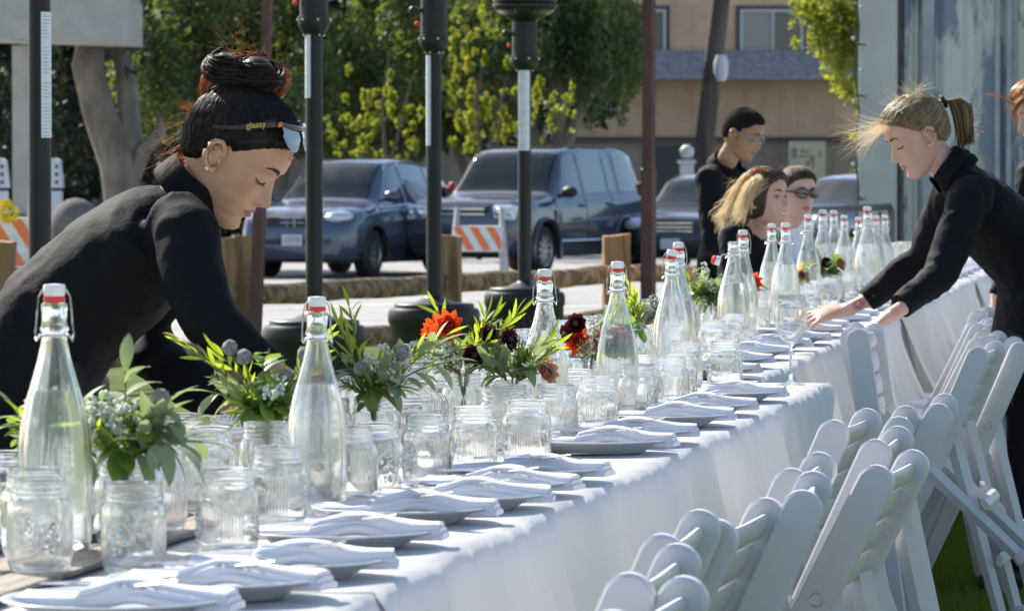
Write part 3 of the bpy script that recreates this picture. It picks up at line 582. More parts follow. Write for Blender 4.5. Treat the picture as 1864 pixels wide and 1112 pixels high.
def heater(px, s, label, lab_side, boxz, boxw, head=False, group=None):
    D = F/s; x = (px-932)/s; t = thing('patio_heater', label, 'patio heater', (x, D, 0), 0, 'patio heaters')
    m = MB(); m.lathe([(0, .02), (.20, .02), (.232, .03), (.235, .05), (.235, .12), (.228, .13), (.228, .50), (.236, .515), (.237, .555), (.233, .575), (.222, .588), (.19, .592), (.10, .594), (.055, .60), (.055, .64), (.04, .65)], 48); ba = m.build('tank_housing', M['heater'], t, angle=40)
    m = MB()
    for k in range(40):
        a = k/40*6.283; m.box((.2285*math.cos(a), .2285*math.sin(a), .40), (.006, .006, .055), Matrix.Rotation(a, 3, 'Z'))
    m.build('vent_slots', M['heater2'], ba)
    m = MB(); m.lathe([(.206, .585), (.206, .606), (.200, .612), (.10, .618), (.060, .640), (.052, .642)], 48); m.build('lid', M['heater'], ba, angle=60)
    m = MB(); m.lathe([(.039, .63), (.039, boxz)], 28); m.build('pole', M['heater'], t)
    m = MB(); m.lathe([(.039, boxz-.055), (.05, boxz-.05), (boxw*.52, boxz-.02), (boxw*.56, boxz), (boxw*.56, boxz+.03), (boxw*.5, boxz+.032), (boxw*.5, boxz+(.23 if head else .32)), (boxw*.4, boxz+(.24 if head else .33))], 28); h = m.build('burner_housing', M['heater'], t)
    m = MB()
    for a in range(6): m.ball((boxw*.57*math.cos(a), boxw*.57*math.sin(a), boxz+.015), .007, 8); m.ball((.045*math.cos(a+.3), .045*math.sin(a+.3), boxz-.055), .006, 8)
    m.build('screws', M['screw'], h)
    m = MB(); m.ball((-boxw*.5-.04, -.02, boxz+.16), .022, 12); m.tube([(-boxw*.4, -.02, boxz+.16), (-boxw*.5-.03, -.02, boxz+.16)], .012, 10); m.build('knob', M['plastic'], h)
    m = MB(); m.ball((-boxw*.5-.018, -.03, boxz+.09), .014, 10); m.build('igniter_button', M['red'], h)
    m = MB(); m.lathe([(boxw*.4, boxz+.23), (boxw*.7, boxz+.25), (.13, boxz+.27), (.175, boxz+.30), (.188, boxz+.315), (.188, boxz+.33), (.178, boxz+.335), (.186, boxz+.345), (.186, boxz+.38), (.15, boxz+.45), (.08, boxz+.53)] if head else [(boxw*.4, boxz+.32), (.065, boxz+.34), (.065, boxz+.40)], 36); e = m.build('burner_bowl' if head else 'neck', M['heater'], t)
    if head:
        m = MB()
        for k in range(36):
            a = k/36*6.283; m.tube([(.09*math.cos(a), .09*math.sin(a), boxz+.252), (.172*math.cos(a), .172*math.sin(a), boxz+.293)], .003, 5)
        m.build('louvres', M['steel'], e)
    m = MB(); m.lathe([(.065, boxz+.53), (.10, boxz+.55), (.10, boxz+.80), (.03, boxz+.82)], 28); m.build('emitter_screen', M['heater2'], t)
    m = MB(); m.lathe([(.0, boxz+.96), (.40, boxz+.86), (.41, boxz+.85), (.40, boxz+.855), (.0, boxz+.95)], 40); m.build('reflector', M['steel'], t)
    m = MB(); z0, z1 = lab_side[1], lab_side[2]; a0 = lab_side[0]; aw = .95; P = [[(.0405*math.cos(a), .0405*math.sin(a), z) for z in np.linspace(z0, z1, 6)] for a in np.linspace(a0-aw/1, a0+aw/1, 12)]; m.grid(P); lb = m.build('warning_label', M['label'], t)
    m = MB()
    for k in range(int((z1-z0)/.012)):
        z = z0+.006+k*.012
        if random.random() < .12: continue
        ex = random.uniform(.3, .8); P = [[(.0412*math.cos(a), .0412*math.sin(a), zz) for zz in (z, z+.0022)] for a in np.linspace(a0-.8, a0-.8+1.6*ex, 8)]; m.grid(P)
    m.build('small_print', M['bgrey'], lb)
    return t
heater(572, 400, 'black patio heater with label turned to the left edge, behind the second bottle', (R(195), 1.62, 1.97-.06), 1.96, .13)
heater(790, 355, 'black patio heater with tall burner housing in front of the SUV gap', (R(192), 1.42, 1.88), 1.95, .135)
heater(955, 312, 'black patio heater with wide burner bowl and white label facing the table', (R(262), 1.41, 1.875), 1.93, .145, True)
heater(73, 530, 'black patio heater behind the bending woman at far left', (R(338), 1.40, 1.83), 2.1, .13)
for (x1, y1, x2, y2, D, wpx, lab, ptx) in ((489, -20, 462, 660, 24, .062, 'thin leaning rusty steel post beside the squared fence post', 0), (1181, -20, 1180, 560, 26, .08, 'rusty square steel post in front of the dark wagon', 1)):
    a, b = Q(x2, y2, D), Q(x1, y1, D); base = Vector((a[0], D, 0)); d = (b-a); k = (0-a[2])/d[2]; st = a+d*k; t = thing('rusty_post', lab, 'post', st)
    m = MB(); c, s = wpx/2, wpx/2; e = b-st
    m.tube([(0, 0, 0), e*.55], [c*1.25]*2, 4, ref=(.9, .35, 0)); m.build('lower_tube', M['rust'], t, angle=30)
    m = MB(); m.tube([e*.545, e], [c*1.05]*2, 4, ref=(.9, .35, 0)); m.build('upper_tube', M['rust'], t, angle=30)
    m = MB(); m.ball(e*.55+Vector((-c*1.0, -c, 0)), .008, 8); m.build('bolt', M['screw'], t)
def barricade(loc, rz, label, w=.62, h=1.0, board=(.66, .94), n=3, tape=False):
    t = thing('barricade', label, 'barricade', loc, rz)
    for sd in (-1, 1):
        for fr in (-1, 1):
            m = MB(); m.tube([(sd*w*.44, fr*.0, h+.06), (sd*w*.50+.02*sd, fr*.30, 0)], (.03, .035), 4, ref=(1, 0, 0)); m.build('leg', M['bgrey'], t, angle=30)
    for fr in (-1, 1):
        zc = (board[0]+board[1])/2; hh = (board[1]-board[0])/2; off = fr*(.30*(1-zc/(h+.06))+.03); tl = fr*.28*1
        m = MB(); rot = Matrix.Rotation(-fr*math.atan(.30/(h+.06)), 3, 'X'); m.box((0, 0, 0), (w, .022, hh*2), bev=.006); m.v = [tuple(rot.inverted() @ Vector(p)+Vector((0, off, zc))) for p in m.v]; bd = m.build('striped_board', M['bwhite'], t)
        m = MB()
        pit = w/n*.98
        for k in range(-1, n+1):
            x0 = -w/2+k*pit; poly = []
            def clipx(x, z): return (min(max(x, -w/2+.01), w/2-.01), z)
            zt, zb2 = hh-.012, -hh+.012
            for u in range(9):
                z = zt+(zb2-zt)*u/8; sx = x0+(u/8)*hh*1.15; poly.append(clipx(sx, z))
            other = []
            for u in range(8, -1, -1):
                z = zt+(zb2-zt)*u/8; sx = x0+(u/8)*hh*1.15+pit*.5; other.append(clipx(sx, z))
            if max(p[0] for p in poly+other)-min(p[0] for p in poly+other) < .02: continue
            P = [[(a_[0], fr*.0135, a_[1]), (b_[0], fr*.0135, b_[1])] for a_, b_ in zip(poly, other[::-1])]; m.grid(P)
        m.v = [tuple(rot.inverted() @ Vector(p)+Vector((0, off, zc))) for p in m.v]; m.build('orange_stripes', M['borange'], bd, smooth=False)
    return t
q = Q(872, 500, 52); barricade((q[0], 52, GZ), R(-8), 'small orange and white striped folding barricade in front of the SUVs', .60, 1.03, (.57, .88), 3)
q = Q(5, 480, 36); barricade((q[0]-.05, 36, GZ), R(10), 'tall orange and white striped barricade with yellow tape at the left edge', .62, 1.25, (.72, 1.14), 3)
tp = MB()
for k in range(7):
    a0 = random.uniform(0, 6); r = random.uniform(.04, .07); tx = random.uniform(-1, 1)
    tp.tube([Vector((r*math.cos(a)+.06*tx*.5, .03*math.sin(a*2+k), r*math.sin(a)+.01*k))+Vector((random.uniform(-.01, .01), 0, random.uniform(-.01, .01))) for a in np.linspace(a0, a0+5.5, 16)], (.012, .002), 4)
q = Q(17, 392, 35.9); tag(tp.build('caution_tape', M['tape'], loc=(q[0], 35.72, q[2]), smooth=False), 'crumpled yellow tape tied on top of the tall barricade', 'tape')
# crowd barrier
a, b = Vector((Q(1425, 392, 26)[0], 26, 0)), Vector((Q(1622, 372, 27.6)[0], 27.6, 0)); br = thing('crowd_barrier', 'grey steel crowd railing behind the far bottles by the container', 'railing', a); d = b-a
zt = 1.02
m = MB(); m.tube([(0, 0, .15), (0, 0, zt), d*.02+Vector((0, 0, zt+.03)), d*.98+Vector((0, 0, zt+.05)), d+Vector((0, 0, zt+.02)), d+Vector((0, 0, .15))], .024, 10, ref=(0, 1, 0)); m.tube([(0, 0, .25), d+Vector((0, 0, .25))], .02, 10); m.build('frame', M['galv'], br)
for i in range(1, 9):
    m = MB(); m.tube([d*i/9+Vector((0, 0, .24)), d*i/9+Vector((0, 0, zt+.02))], .012, 8); m.build('bar', M['galv'], br)
for k in (.08, .92):
    m = MB(); m.tube([d*k+Vector((0, -.28, .0)), d*k+Vector((0, 0, .2)), d*k+Vector((0, .28, 0))], .02, 8); m.build('foot', M['galv'], br)
q = Q(1520, 480, 38); barricade((q[0], 38, GZ), R(5), 'orange striped barricade seen through the grey railing', .8, 1.1, (.45, .75), 3)
# ---------------------------------------------------------------- weathered container
CD = 31.0
def cx(px): return (px-932)/F*CD
ct = thing('weathered_container', 'tall container wall with peeling blue and white paint at the right', 'container', (cx(1563), CD, 0), R(-6.5)); x0 = cx(1563)
m = MB(); m.box((3.0, 1.6, 1.62), (6.0, 3.0, 2.95)); m.build('shell', M['contw'], ct)
m = MB(); m.box((.135, .0, 1.62), (.27, .3, 2.99), bev=.012); m.build('corner_post', M['contw'], ct)
m = MB(); m.box((cx(1634)-x0, .08, 1.6), (.035, .1, 2.8)); m.build('door_gap', M['pole'], ct)
def panel(pa, pb, nr):
    xa, xb = cx(pa)-x0, cx(pb)-x0; P = []; n = nr*8
    for i in range(n+1):
        x = xa+(xb-xa)*i/n; ph = (i/8) % 1; y = .085-.03*(min(max((.5-abs(ph-.5))*4-.6, 0), 1)); P.append([(x, y, z) for z in np.linspace(.2, 3.0, 8)])
    m = MB(); m.grid(P); m.build('corrugated_panel', M['peel'], ct, smooth=False)
panel(1637, 1676, 2); panel(1700, 1830, 3); panel(1832, 2300, 9)
for pa, pb in ((1676, 1699), (1829, 1838)):
    m = MB(); m.box(((cx(pa)+cx(pb))/2-x0, .05, 1.6), (cx(pb)-cx(pa), .09, 2.8), bev=.01); m.build('vertical_rib', M['contg'], ct)
m = MB(); m.tube([(cx(1813)-x0, .02, .3), (cx(1813)-x0, .02, 3.0)], .02, 10); m.build('locking_bar', M['contg'], ct)
m = MB(); m.box((cx(1760)-x0, .03, .5), (.5, .04, .05)); m.build('door_sill', M['contg'], ct)
sg = thing('string_lights', 'dark cable of small string lights hanging down the container corner', 'string lights', (cx(1563)-.03, CD-.2, 3.0))
m = MB(); m.tube([(.015*math.sin(k*1.1), 0, -k*.1) for k in range(26)], .006, 6); m.build('cable', M['plastic'], sg)
for k in range(11):
    m = MB(); z = -.12-k*.22; m.ball((-.025 if k % 2 else .03, 0, z), .014, 8); m.build('bulb', M['lamp'], sg)
m = MB()
for k in range(7): m.tube([(0, 0, -.1-k*.36), (.06, -.0, -.105-k*.36)], .006, 5)
m.build('clip', M['plastic'], sg)
# ================================================================ the long table
TW = .76; ZT = .757
def edgeA(D): return .733-(10.69-D)*.176
def edgeB(D): return 1.065-(14.04-D)*.1565
SPLIT = 10.95
def uv(x, D):                                   # distance in from the near edge
    sl = .176 if D < SPLIT else .1565; e = edgeA(D) if D < SPLIT else edgeB(D); return (e-x)/math.sqrt(1+sl*sl)
def at(D, u):                                   # point u metres in from the near edge at distance D
    sl = .176 if D < SPLIT else .1565; e = edgeA(D) if D < SPLIT else edgeB(D); return Vector((e-u*math.sqrt(1+sl*sl), D, 0))
def slope(D): return .176 if D < SPLIT else .1565
def frame(D):                                   # unit vectors: along the table away from the camera, out from the near edge
    s = slope(D); l = math.sqrt(1+s*s); return Vector((s/l, 1/l, 0)), Vector((1/l, -s/l, 0))
ords = ['nearest', 'second', 'third', 'fourth', 'fifth', 'sixth', 'seventh', 'eighth', 'ninth', 'tenth', 'eleventh', 'twelfth', 'thirteenth', 'fourteenth', 'fifteenth', 'sixteenth', 'seventeenth', 'eighteenth', 'nineteenth', 'twentieth']
def nth(i):
    if i < 20: return ords[i]
    t = {2: 'twenty', 3: 'thirty', 4: 'forty', 5: 'fifty', 6: 'sixty', 7: 'seventy', 8: 'eighty'}[(i+1)//10]; r = (i+1) % 10
    return {2: 'twentieth', 3: 'thirtieth', 4: 'fortieth', 5: 'fiftieth', 6: 'sixtieth', 7: 'seventieth', 8: 'eightieth'}[(i+1)//10] if r == 0 else t+'-'+['first', 'second', 'third', 'fourth', 'fifth', 'sixth', 'seventh', 'eighth', 'ninth'][r-1]
tabs = []
LT = 1.83
D0 = SPLIT-4*LT/math.sqrt(1+.176**2)
for k in range(4): tabs.append((D0+k*LT/math.sqrt(1+.176**2), 'A'))
for k in range(9): tabs.append((SPLIT+.02+k*LT/math.sqrt(1+.1565**2), 'B'))
for k, (d0, g) in enumerate(tabs):
    dm = d0+.5 if g == 'A' else d0+.3
    al, out = frame(dm); org = at(d0+1e-4, 0) if g == 'A' else Vector((edgeB(d0), d0, 0))
    yaw = math.atan2(al[1], al[0])
    t = thing('banquet_table', nth(k)+' folding table from the camera under the white cloths', 'table', org, yaw, 'long row of banquet tables')
    m = MB(); m.box((LT/2, TW/2, .735), (LT-.012, TW-.01, .03), bev=.006); m.build('tabletop', M['fence'], t)
    for x in (.25, LT-.25):
        for y in (.1, TW-.1):
            m = MB(); m.tube([(x, y, 0), (x, y, .718)], .016, 8); m.build('leg', M['galv'], t)
    # cloth
    nx = 120; prof = []
    zb = .24 if k > 4 else .12
    ext = .05; ph = k*2.1
    def drop(s): return .75-(.75-zb)*s
    P = []
    sides = [(-1, s) for s in np.linspace(1, 0, 26)[:-1]]+[(0, u) for u in np.linspace(0, 1, 9)]+[(1, s) for s in np.linspace(0, 1, 14)[1:]]
    for i in range(nx+1):
        x = -ext+(LT+2*ext)*i/nx; row = []
        f1 = math.sin(x*15+ph+math.sin(x*5+ph)*1.6); fold = (1-abs(f1))**1.5*1.1-.4+math.sin(x*37+ph*2+2.5*math.sin(x*7))*.16+math.sin(x*6.1+ph)*.45
        edgew = math.exp(-((x+ext)/.05)**2)+math.exp(-((x-LT-ext)/.05)**2)
        for sd, s in sides:
            wr = .0018*math.sin(x*9+ph)*math.sin(s*9+ph)+.0007*math.sin(x*47+s*11)
            if sd == 0:
                y = -.008+(TW+.016)*s; z = .7535+wr+.0025*(k % 2)-.0015*edgew
            else:
                g_ = s**.75; rnd = min(s/.03, 1); amp = .085*g_+.06*g_*s; off = .01*math.sqrt(rnd)+amp*(fold+.9)*.8+.035*s*s+.02*s*edgew*0
                y = -.008-off if sd < 0 else TW+.008+off
                z = .7535-.006*rnd*rnd-(.7475-zb)*s+.0025*(k % 2)+ (.03*math.sin(x*4+ph)*s if k > 4 else .01*math.sin(x*8)*s)
            row.append((x, y, z))
        P.append(row)
    m = MB(); m.grid(P)
    o = m.build('tablecloth', M['cloth'], angle=180, loc=org, rz=yaw)
    tag(o, 'white cloth with hanging folds over the '+nth(k)+' table from the camera', 'tablecloth', 'white tablecloths')
    if k >= 0:
        m = MB(); yy = [.40, .475]
        for j, y in enumerate(yy): m.box((LT/2, y+.04, ZT+.008), (LT-.02-.03*(j % 2), .072, .007), bev=.002)
        for x in (.3, 1.5): m.box((x, .4775, ZT+.0025), (.05, .14, .004))
        tag(m.build('table_runner', M['wood'], loc=org, rz=yaw), 'weathered plank runner under the bottles on the '+nth(k)+' table from the camera', 'runner', 'plank runners')
RU = .40; ZR = ZT+.0118
# ---------------------------------------------------------------- layout of what stands on the table (relaxed so nothing overlaps)
items = []        # kind, x, y, r, fixed weight, data
def put(kind, px, s, r, w=1., **kw):
    D = F/s; items.append(dict(k=kind, x=(px-932)/s, y=D, r=r, w=w, px=px, **kw))
def put_rim(kind, px, yr, zr, r, w=1., **kw): put(kind, px, (yr-HY)/(CH-zr), r, w, **kw)
bott = [(80, 1340, 1.08, 0), (577, 1190, 1.0, 0), (990, 925, 1, 0), (1143, 850, 1, 0), (1222, 740, 1.0, 3), (1257, 690, 1.02, 0), (1335, 610, 1.02, 9), (1357, 590, 1.04, 0), (1405, 520, 1, 0), (1430, 535, 1.06, 0), (1471, 470, 1.05, 0), (1498, 445, 1.08, 0), (1518, 425, 1.05, 0), (1538, 432, 1.0, 0), (1563, 425, 1, 0), (1583, 440, 1.15, 0), (1597, 410, 1, 0), (1611, 405, 1, 0)]
for px, s, scl, fl in bott: put('bottle', px, s, .047*scl, .03, scl=scl, fl=fl)
plates = [(440, 1090), (575, 1060), (697, 1025), (795, 970), (902, 925), (1005, 905), (1085, 880), (1140, 855), (1258, 800), (1330, 785), (1385, 755), (1425, 740), (1478, 715)]
for rx, y in plates:
    s = (y-HY)/(CH-ZT-.02); D = F/s; items.append(dict(k='plate', x=(rx-932)/s-.135, y=D, r=.136, w=.35, px=rx-.135*s))
for k in range(26):
    D = 11.3+k*.55; p = at(D, .16); items.append(dict(k='plate', x=p[0], y=D, r=.136, w=.5, px=0))
for k in range(34): 
    D = 6.0+k*.52; p = at(D, TW-.15); items.append(dict(k='plate', x=p[0], y=D, r=.13, w=.5, px=0, far=1))
ZJ = .876
near = [(95, 888), (242, 878), (413, 852), (505, 812), (14, 868), (330, 790), (322, 752), (172, 830), (645, 775), (750, 770), (818, 753), (890, 742), (970, 728), (1000, 705), (745, 715), (1085, 703), (1133, 698), (1180, 690), (1235, 667), (1115, 648), (1145, 648), (1048, 672), (1290, 620), (1272, 655), (1200, 615), (1355, 573), (1403, 607), (1382, 646), (1310, 650), (1394, 620), (1402, 527), (1447, 583), (1483, 527), (1499, 536), (1440, 600), (5, 820), (60, 835)]
for px, y in near:
    if px > 1380 and y > 640: put_rim('jar', px, y, ZJ, .045, w=.6); continue
    put_rim('jar', px, y, ZJ, .045)
flowers = [(215, 845), (440, 770), (690, 735), (812, 690), (925, 690), (1045, 655), (1165, 590), (1300, 555), (1345, 545), (1440, 518), (1490, 500), (1540, 478), (1585, 470), (-6, 830)]
for i, (px, y) in enumerate(flowers): put_rim('vase', px, y, ZJ, .046, w=.3, fi=i)
random.seed(5)
for k in range(32):
    for u in (.31, .48, .62): 
        D = 13.4+k*.4+random.uniform(-.1, .1); p = at(D, u+random.uniform(-.03, .03)); items.append(dict(k='jar', x=p[0], y=D, r=.045, w=1, px=0))
for k in range(20):
    D = 6.3+k*.34; p = at(D, .56); items.append(dict(k='jar', x=p[0], y=D, r=.045, w=1, px=0))
items.append(dict(k='glass', x=(1440-932)/738, y=F/738, r=.042, w=.1, px=1440))
for it in range(160):
    for i, a in enumerate(items):
        for b in items[i+1:]:
            dy = b['y']-a['y']
            if abs(dy) > .3: continue
            dx = b['x']-a['x']; d = math.hypot(dx, dy) or 1e-4; mn = a['r']+b['r']+.006
            if a['k'] == 'plate' and b['k'] == 'plate' and it > 40: mn -= .012
            if d < mn:
                g = (mn-d)*.5; wa, wb = a['w'], b['w']; t = wa+wb; a['x'] -= dx/d*g*2*wa/t; a['y'] -= dy/d*g*2*wa/t; b['x'] += dx/d*g*2*wb/t; b['y'] += dy/d*g*2*wb/t
    for a in items:
        u = uv(a['x'], a['y']); m_ = a['r']
        if a['k'] == 'plate':
            lo, hi = (.137, .225) if not a.get('far') else (TW-.225, TW-.137)
        elif a['k'] == 'glass': lo, hi = .05, .3
        elif a['k'] == 'jar': lo, hi = .20, .70
        else: lo, hi = .24, .62
        u2 = min(max(u, lo), hi)
        if a['k'] not in ('plate', 'glass', 'bottle') and abs(u2-RU) < a['r']: u2 = RU-a['r'] if u2 < RU else RU+a['r']
        if a['k'] not in ('plate', 'glass', 'bottle') and abs(u2-.555) < a['r']: u2 = .555-a['r'] if u2 < .555 else .555+a['r']
        if u2 != u:
            p = at(a['y'], u2); a['x'] = p[0]
items = [a for a in items if a['y'] < 26.5 and a['x'] > -.8]
for a in items:
    a['u'] = uv(a['x'], a['y']); a['z'] = (ZR if RU-(.02 if a['k'] != 'bottle' else .04) < a['u'] < .555+(0 if a['k'] != 'bottle' else .04) else ZT)
    a['px'] = 932+a['x']/a['y']*F
# ---------------------------------------------------------------- masters
def off(prof, th):
    return prof
def make_bottle(fl):
    t = thing('swing_top_bottle', 'x', 'bottle', group='swing top water bottles')
    outer = [(0, .006), (.032, .003), (.040, .0), (.0445, .006), (.045, .02), (.045, .10), (.0445, .13), (.042, .155), (.036, .185), (.0275, .215), (.021, .24), (.0165, .262), (.0155, .272), (.0165, .2745), (.0185, .278), (.0165, .2815), (.0155, .284), (.0158, .300), (.0165, .303), (.0160, .309), (.0125, .312), (.0095, .311)]
    inner = [(.0105, .300), (.0125, .284), (.0128, .262), (.0175, .24), (.0245, .215), (.0325, .185), (.0385, .155), (.041, .13), (.0415, .10), (.0415, .02), (.038, .012), (.0, .011)]
    m = MB(); n = 56; v = []; prof = outer+inner
    m.lathe(prof, n); 
    vv = []
    for (x, y, z) in m.v:           # ten soft facets on the belly
        r = math.hypot(x, y)
        if r > 1e-4:
            a = math.atan2(y, x); k = max(0, min(1, (.25-z)/.08))*min(1, z/.03); k2 = .045*k*math.cos(a*10); x, y = x*(1+k2), y*(1+k2)
        vv.append((x, y, z))
    m.v = vv; m.build('glass_body', M['bottle'], t, angle=60)
    wl = {0: .20, 3: .17, 9: .19}[fl]
    m = MB(); pr = [(r-.0006, z+.0006) for r, z in inner[::-1] if z <= wl]; rw = np.interp(wl, [z for r, z in inner[::-1]][1:], [r for r, z in inner[::-1]][1:]); m.lathe([(0, .0116)]+[(max(r, 0), z) for r, z in pr[1:]]+[(rw-.0006, wl), (0, wl-.0004)], 40); m.build('water', M['water'], t, angle=60)
    dx, dz, rot = (0, 0, None)
    cap = MB(); cap.lathe([(0, -.001), (.0125, -.001), (.0138, .0015), (.0138, .011), (.0128, .0135), (.0, .0145)], 24)
    gk = MB(); gk.lathe([(0.0, -.012), (.009, -.012), (.0105, -.009), (.0136, -.0075), (.0138, -.003), (.0128, -.0012), (0, -.0012)], 24)
    if fl == 9:   # stopper swung aside
        Mx = Matrix.Rotation(R(105), 3, 'Y'); o_ = Vector((-.052, -.01, .258))
    else:
        Mx = Matrix.Rotation(R(12 if fl == 3 else 0), 3, 'Y'); o_ = Vector((0, 0, .3200))
    for q in (cap, gk): q.v = [tuple(Mx @ Vector(p)+o_) for p in q.v]
    cap.build('stopper', M['stopper'], t); gk.build('gasket', M['red'], t)
    m = MB()
    if fl == 9:
        m.tube([(.019, 0, .262), (.0, -.021, .275), (-.03, -.016, .275), (-.052, -.026, .258)], .0012, 6); m.tube([(.019, 0, .262), (.0, .021, .275), (-.03, .016, .275), (-.052, .006, .258)], .0012, 6)
    else:
        for s in (1, -1): m.tube([(s*.0145, 0, .327), (s*.0195, .002, .318), (s*.0215, .004, .30), (s*.0225, .003, .285), (s*.024, -.004, .272), (s*.0205, -.005, .266), (s*.018, 0, .271)], .0012, 6)
    m.tube([(.0185*math.cos(a), .0185*math.sin(a), .2705) for a in np.linspace(0, 6.283, 25)], .0012, 6, caps=False)
    for s in (1, -1): m.tube([(s*.0175, -.0035, .2705), (s*.0225, -.006, .263), (s*.0235, .002, .268)], .0015, 6)
    m.build('wire_bail', M['wire'], t); return t
def make_jar():
    outer = [(0, .0045), (.025, .003), (.034, .0), (.039, .004), (.0415, .012), (.0420, .02), (.0420, .078), (.0405, .087), (.0365, .0935), (.0352, .0955), (.0365, .0975), (.0365, .099), (.0350, .1005), (.0350, .104), (.0362, .1055), (.0350, .107), (.0350, .111), (.0360, .1125), (.0350, .114), (.0352, .117), (.0345, .119), (.0325, .1185)]
    inner = [(.0318, .117), (.0318, .094), (.0375, .084), (.0388, .076), (.0388, .020), (.037, .012), (.030, .0085), (0, .008)]
    m = MB(); n = 96; m.lathe(outer+inner, n); k = len(outer)+len(inner); vv = []
    for i, (x, y, z) in enumerate(m.v):
        q = i % k; r = math.hypot(x, y)
        if r > 1e-4 and .008 < z < .088 and q < len(outer):
            a = math.atan2(y, x); w_ = 1-max(0, (z-.075)/.013) if z > .075 else min(1, (z-.008)/.008)
            c, s = abs(math.cos(a)), abs(math.sin(a)); sq = (c**5+s**5)**(-1/5); f = 1+w_*(.045*(sq-1.0)/.15*.55)-w_*.01
            x, y = x*f, y*f
        vv.append((x, y, z))
    m.v = vv; me = m.mesh('mason_jar', M['jar'], True, 60); return me
# relief ornament on the jar: an oval wreath and raised ribs, built into the same mesh
def jar_relief(m):
    for a0 in (0, math.pi):
        for rr in (1.0, .93):
            pts = []
            for q in np.linspace(0, 6.283, 30):
                a = a0+.46*rr*math.cos(q); z = .046+.030*rr*math.sin(q); c, s = abs(math.cos(a)), abs(math.sin(a)); f = .0418*(1+.045*(((c**5+s**5)**(-1/5))-1)/.15*.55-.01)
                pts.append((f*math.cos(a), f*math.sin(a), z))
            m.tube(pts, .0012, 6, caps=False)
        rg = random.Random(3)
        for b in range(16):
            a = a0+rg.uniform(-.28, .28); z = .046+rg.uniform(-.018, .018); c, s = abs(math.cos(a)), abs(math.sin(a)); f = .0418*(1+.045*(((c**5+s**5)**(-1/5))-1)/.15*.55-.01)
            m.ball((f*math.cos(a), f*math.sin(a), z), (.0034, .0034, .005), 8)
    for a0 in (math.pi/2, -math.pi/2):
        for j in range(-3, 4):
            a = a0+j*.12; c, s = abs(math.cos(a)), abs(math.sin(a)); f = .0418*(1+.045*(((c**5+s**5)**(-1/5))-1)/.15*.55-.01)
            m.tube([(f*math.cos(a), f*math.sin(a), z) for z in (.018, .03, .05, .072)], .0014, 6)
me_jar = make_jar(); tmp = MB(); jar_relief(tmp)
j_ = MB(); j_.v = [tuple(v.co) for v in me_jar.vertices]; j_.f = [tuple(p.vertices) for p in me_jar.polygons]; j_.m = [0]*len(j_.f); j_.n = len(j_.v)
j_.add(tmp.v, tmp.f); me_jar = j_.mesh('mason_jar', M['jar'], True, 60)
me_plate = MB().lathe([(0, .006), (.07, .005), (.085, .003), (.09, 0), (.084, 0), (.078, .0015), (0, .0015)][::-1][:0] or [(0, .002), (.078, .002), (.080, 0), (.086, 0), (.090, .004), (.110, .014), (.128, .0215), (.1335, .0225), (.135, .0245), (.133, .0258), (.126, .0245), (.108, .0185), (.088, .0085), (.080, .0062), (0, .006)], 72).mesh('plate', M['plate'], True, 50)
def napkin_mesh(seed):
    rg = random.Random(seed); m = MB()
    # long folded roll on the right, pinched in the middle, fanned pleats on the left
    def sec(x):
        t = (x+.14)/.27
        w = np.interp(t, [0, .15, .35, .5, .62, 1], [.095, .088, .060, .050, .062, .064]); h = np.interp(t, [0, .06, .3, .45, .62, .96, 1], [.010, .014, .018, .030, .030, .028, .022]); return w, h
    NX = 44; NS = 28
    for layer in range(3):
        P = []
        for i in range(NX+1):
            x = -.14+.27*i/NX-(.0+.004*layer)*(i == NX); t = i/NX; w, h = sec(x); row = []
            cz = .012*math.exp(-((t-.55)/.17)**2)+.016+layer*.0065*(.4+.6*(t > .3))
            cy = .012*math.sin(t*5+seed+layer)*(1-t)+layer*.006*(1-t)*math.cos(seed)
            for j in range(NS):
                a = 2*math.pi*j/NS; c, s = math.cos(a), math.sin(a); r1 = abs(c)**.55*(1 if c > 0 else -1); r2 = abs(s)**.8*(1 if s > 0 else -1)
                pl = .0040*math.sin(a*3+layer*2+seed+t*3)*max(0, (.45-t)*2)*1.3+.0007*math.sin(t*19+a*2+seed)
                y = cy+(w*(1-.12*layer)/2)*r1; z = cz+(h*.32)*r2+pl+.008*max(0, .35-t)*math.sin(a*2+layer*1.7+seed)
                row.append((x, y, max(z, .0095+.004*abs(2*t-1)+.0)))
            P.append(row)
        m.grid(P, wrap=True); m.add(P[0], [tuple(range(NS))]); m.add(P[-1], [tuple(range(NS-1, -1, -1))])
    # selvedge flap
    return m.mesh('napkin', M['napkin'], True, 60)
me_nap = [napkin_mesh(s) for s in (1, 4, 9, 14, 22)]
def cutlery(m, L_, fork, x0, y0, z0, ang, tilt):
    ca, sa = math.cos(ang), math.sin(ang)
    def P_(a, b, c): return (x0+a*ca-b*sa, y0+a*sa+b*ca, z0+c+a*tilt)
    w = [.004, .0035, .0028, .003, .004, .0055]; xs = [0, .02, .05, .08, .10, .115]
    m.grid([[P_(x*L_/.19, -ww, .001), P_(x*L_/.19, 0, .0025), P_(x*L_/.19, ww, .001)] for x, ww in zip(xs, w)]); m.grid([[P_(x*L_/.19, ww, .001), P_(x*L_/.19, -ww, .001)] for x, ww in zip(xs, w)])
    if fork:
        m.grid([[P_(x, -y, c), P_(x, y, c)] for x, y, c in ((.115, .0055, .001), (.13, .011, -.001), (.14, .012, -.001))])
        for k in range(4): m.tube([P_(.138, -.0105+k*.007, -.001), P_(.165, -.0095+k*.0063, .001), P_(.182, -.009+k*.006, .003)], .0012, 5)
    else:
        m.grid([[P_(x, -y, .001), P_(x, y, .001)] for x, y in ((.115, .0055), (.13, .0095), (.17, .009), (.20, .003))])
me_fork = MB(); cutlery(me_fork, .185, True, -.10, .0, .024, .0, .05); me_fork = me_fork.mesh('fork', M['steel'], True, 60)
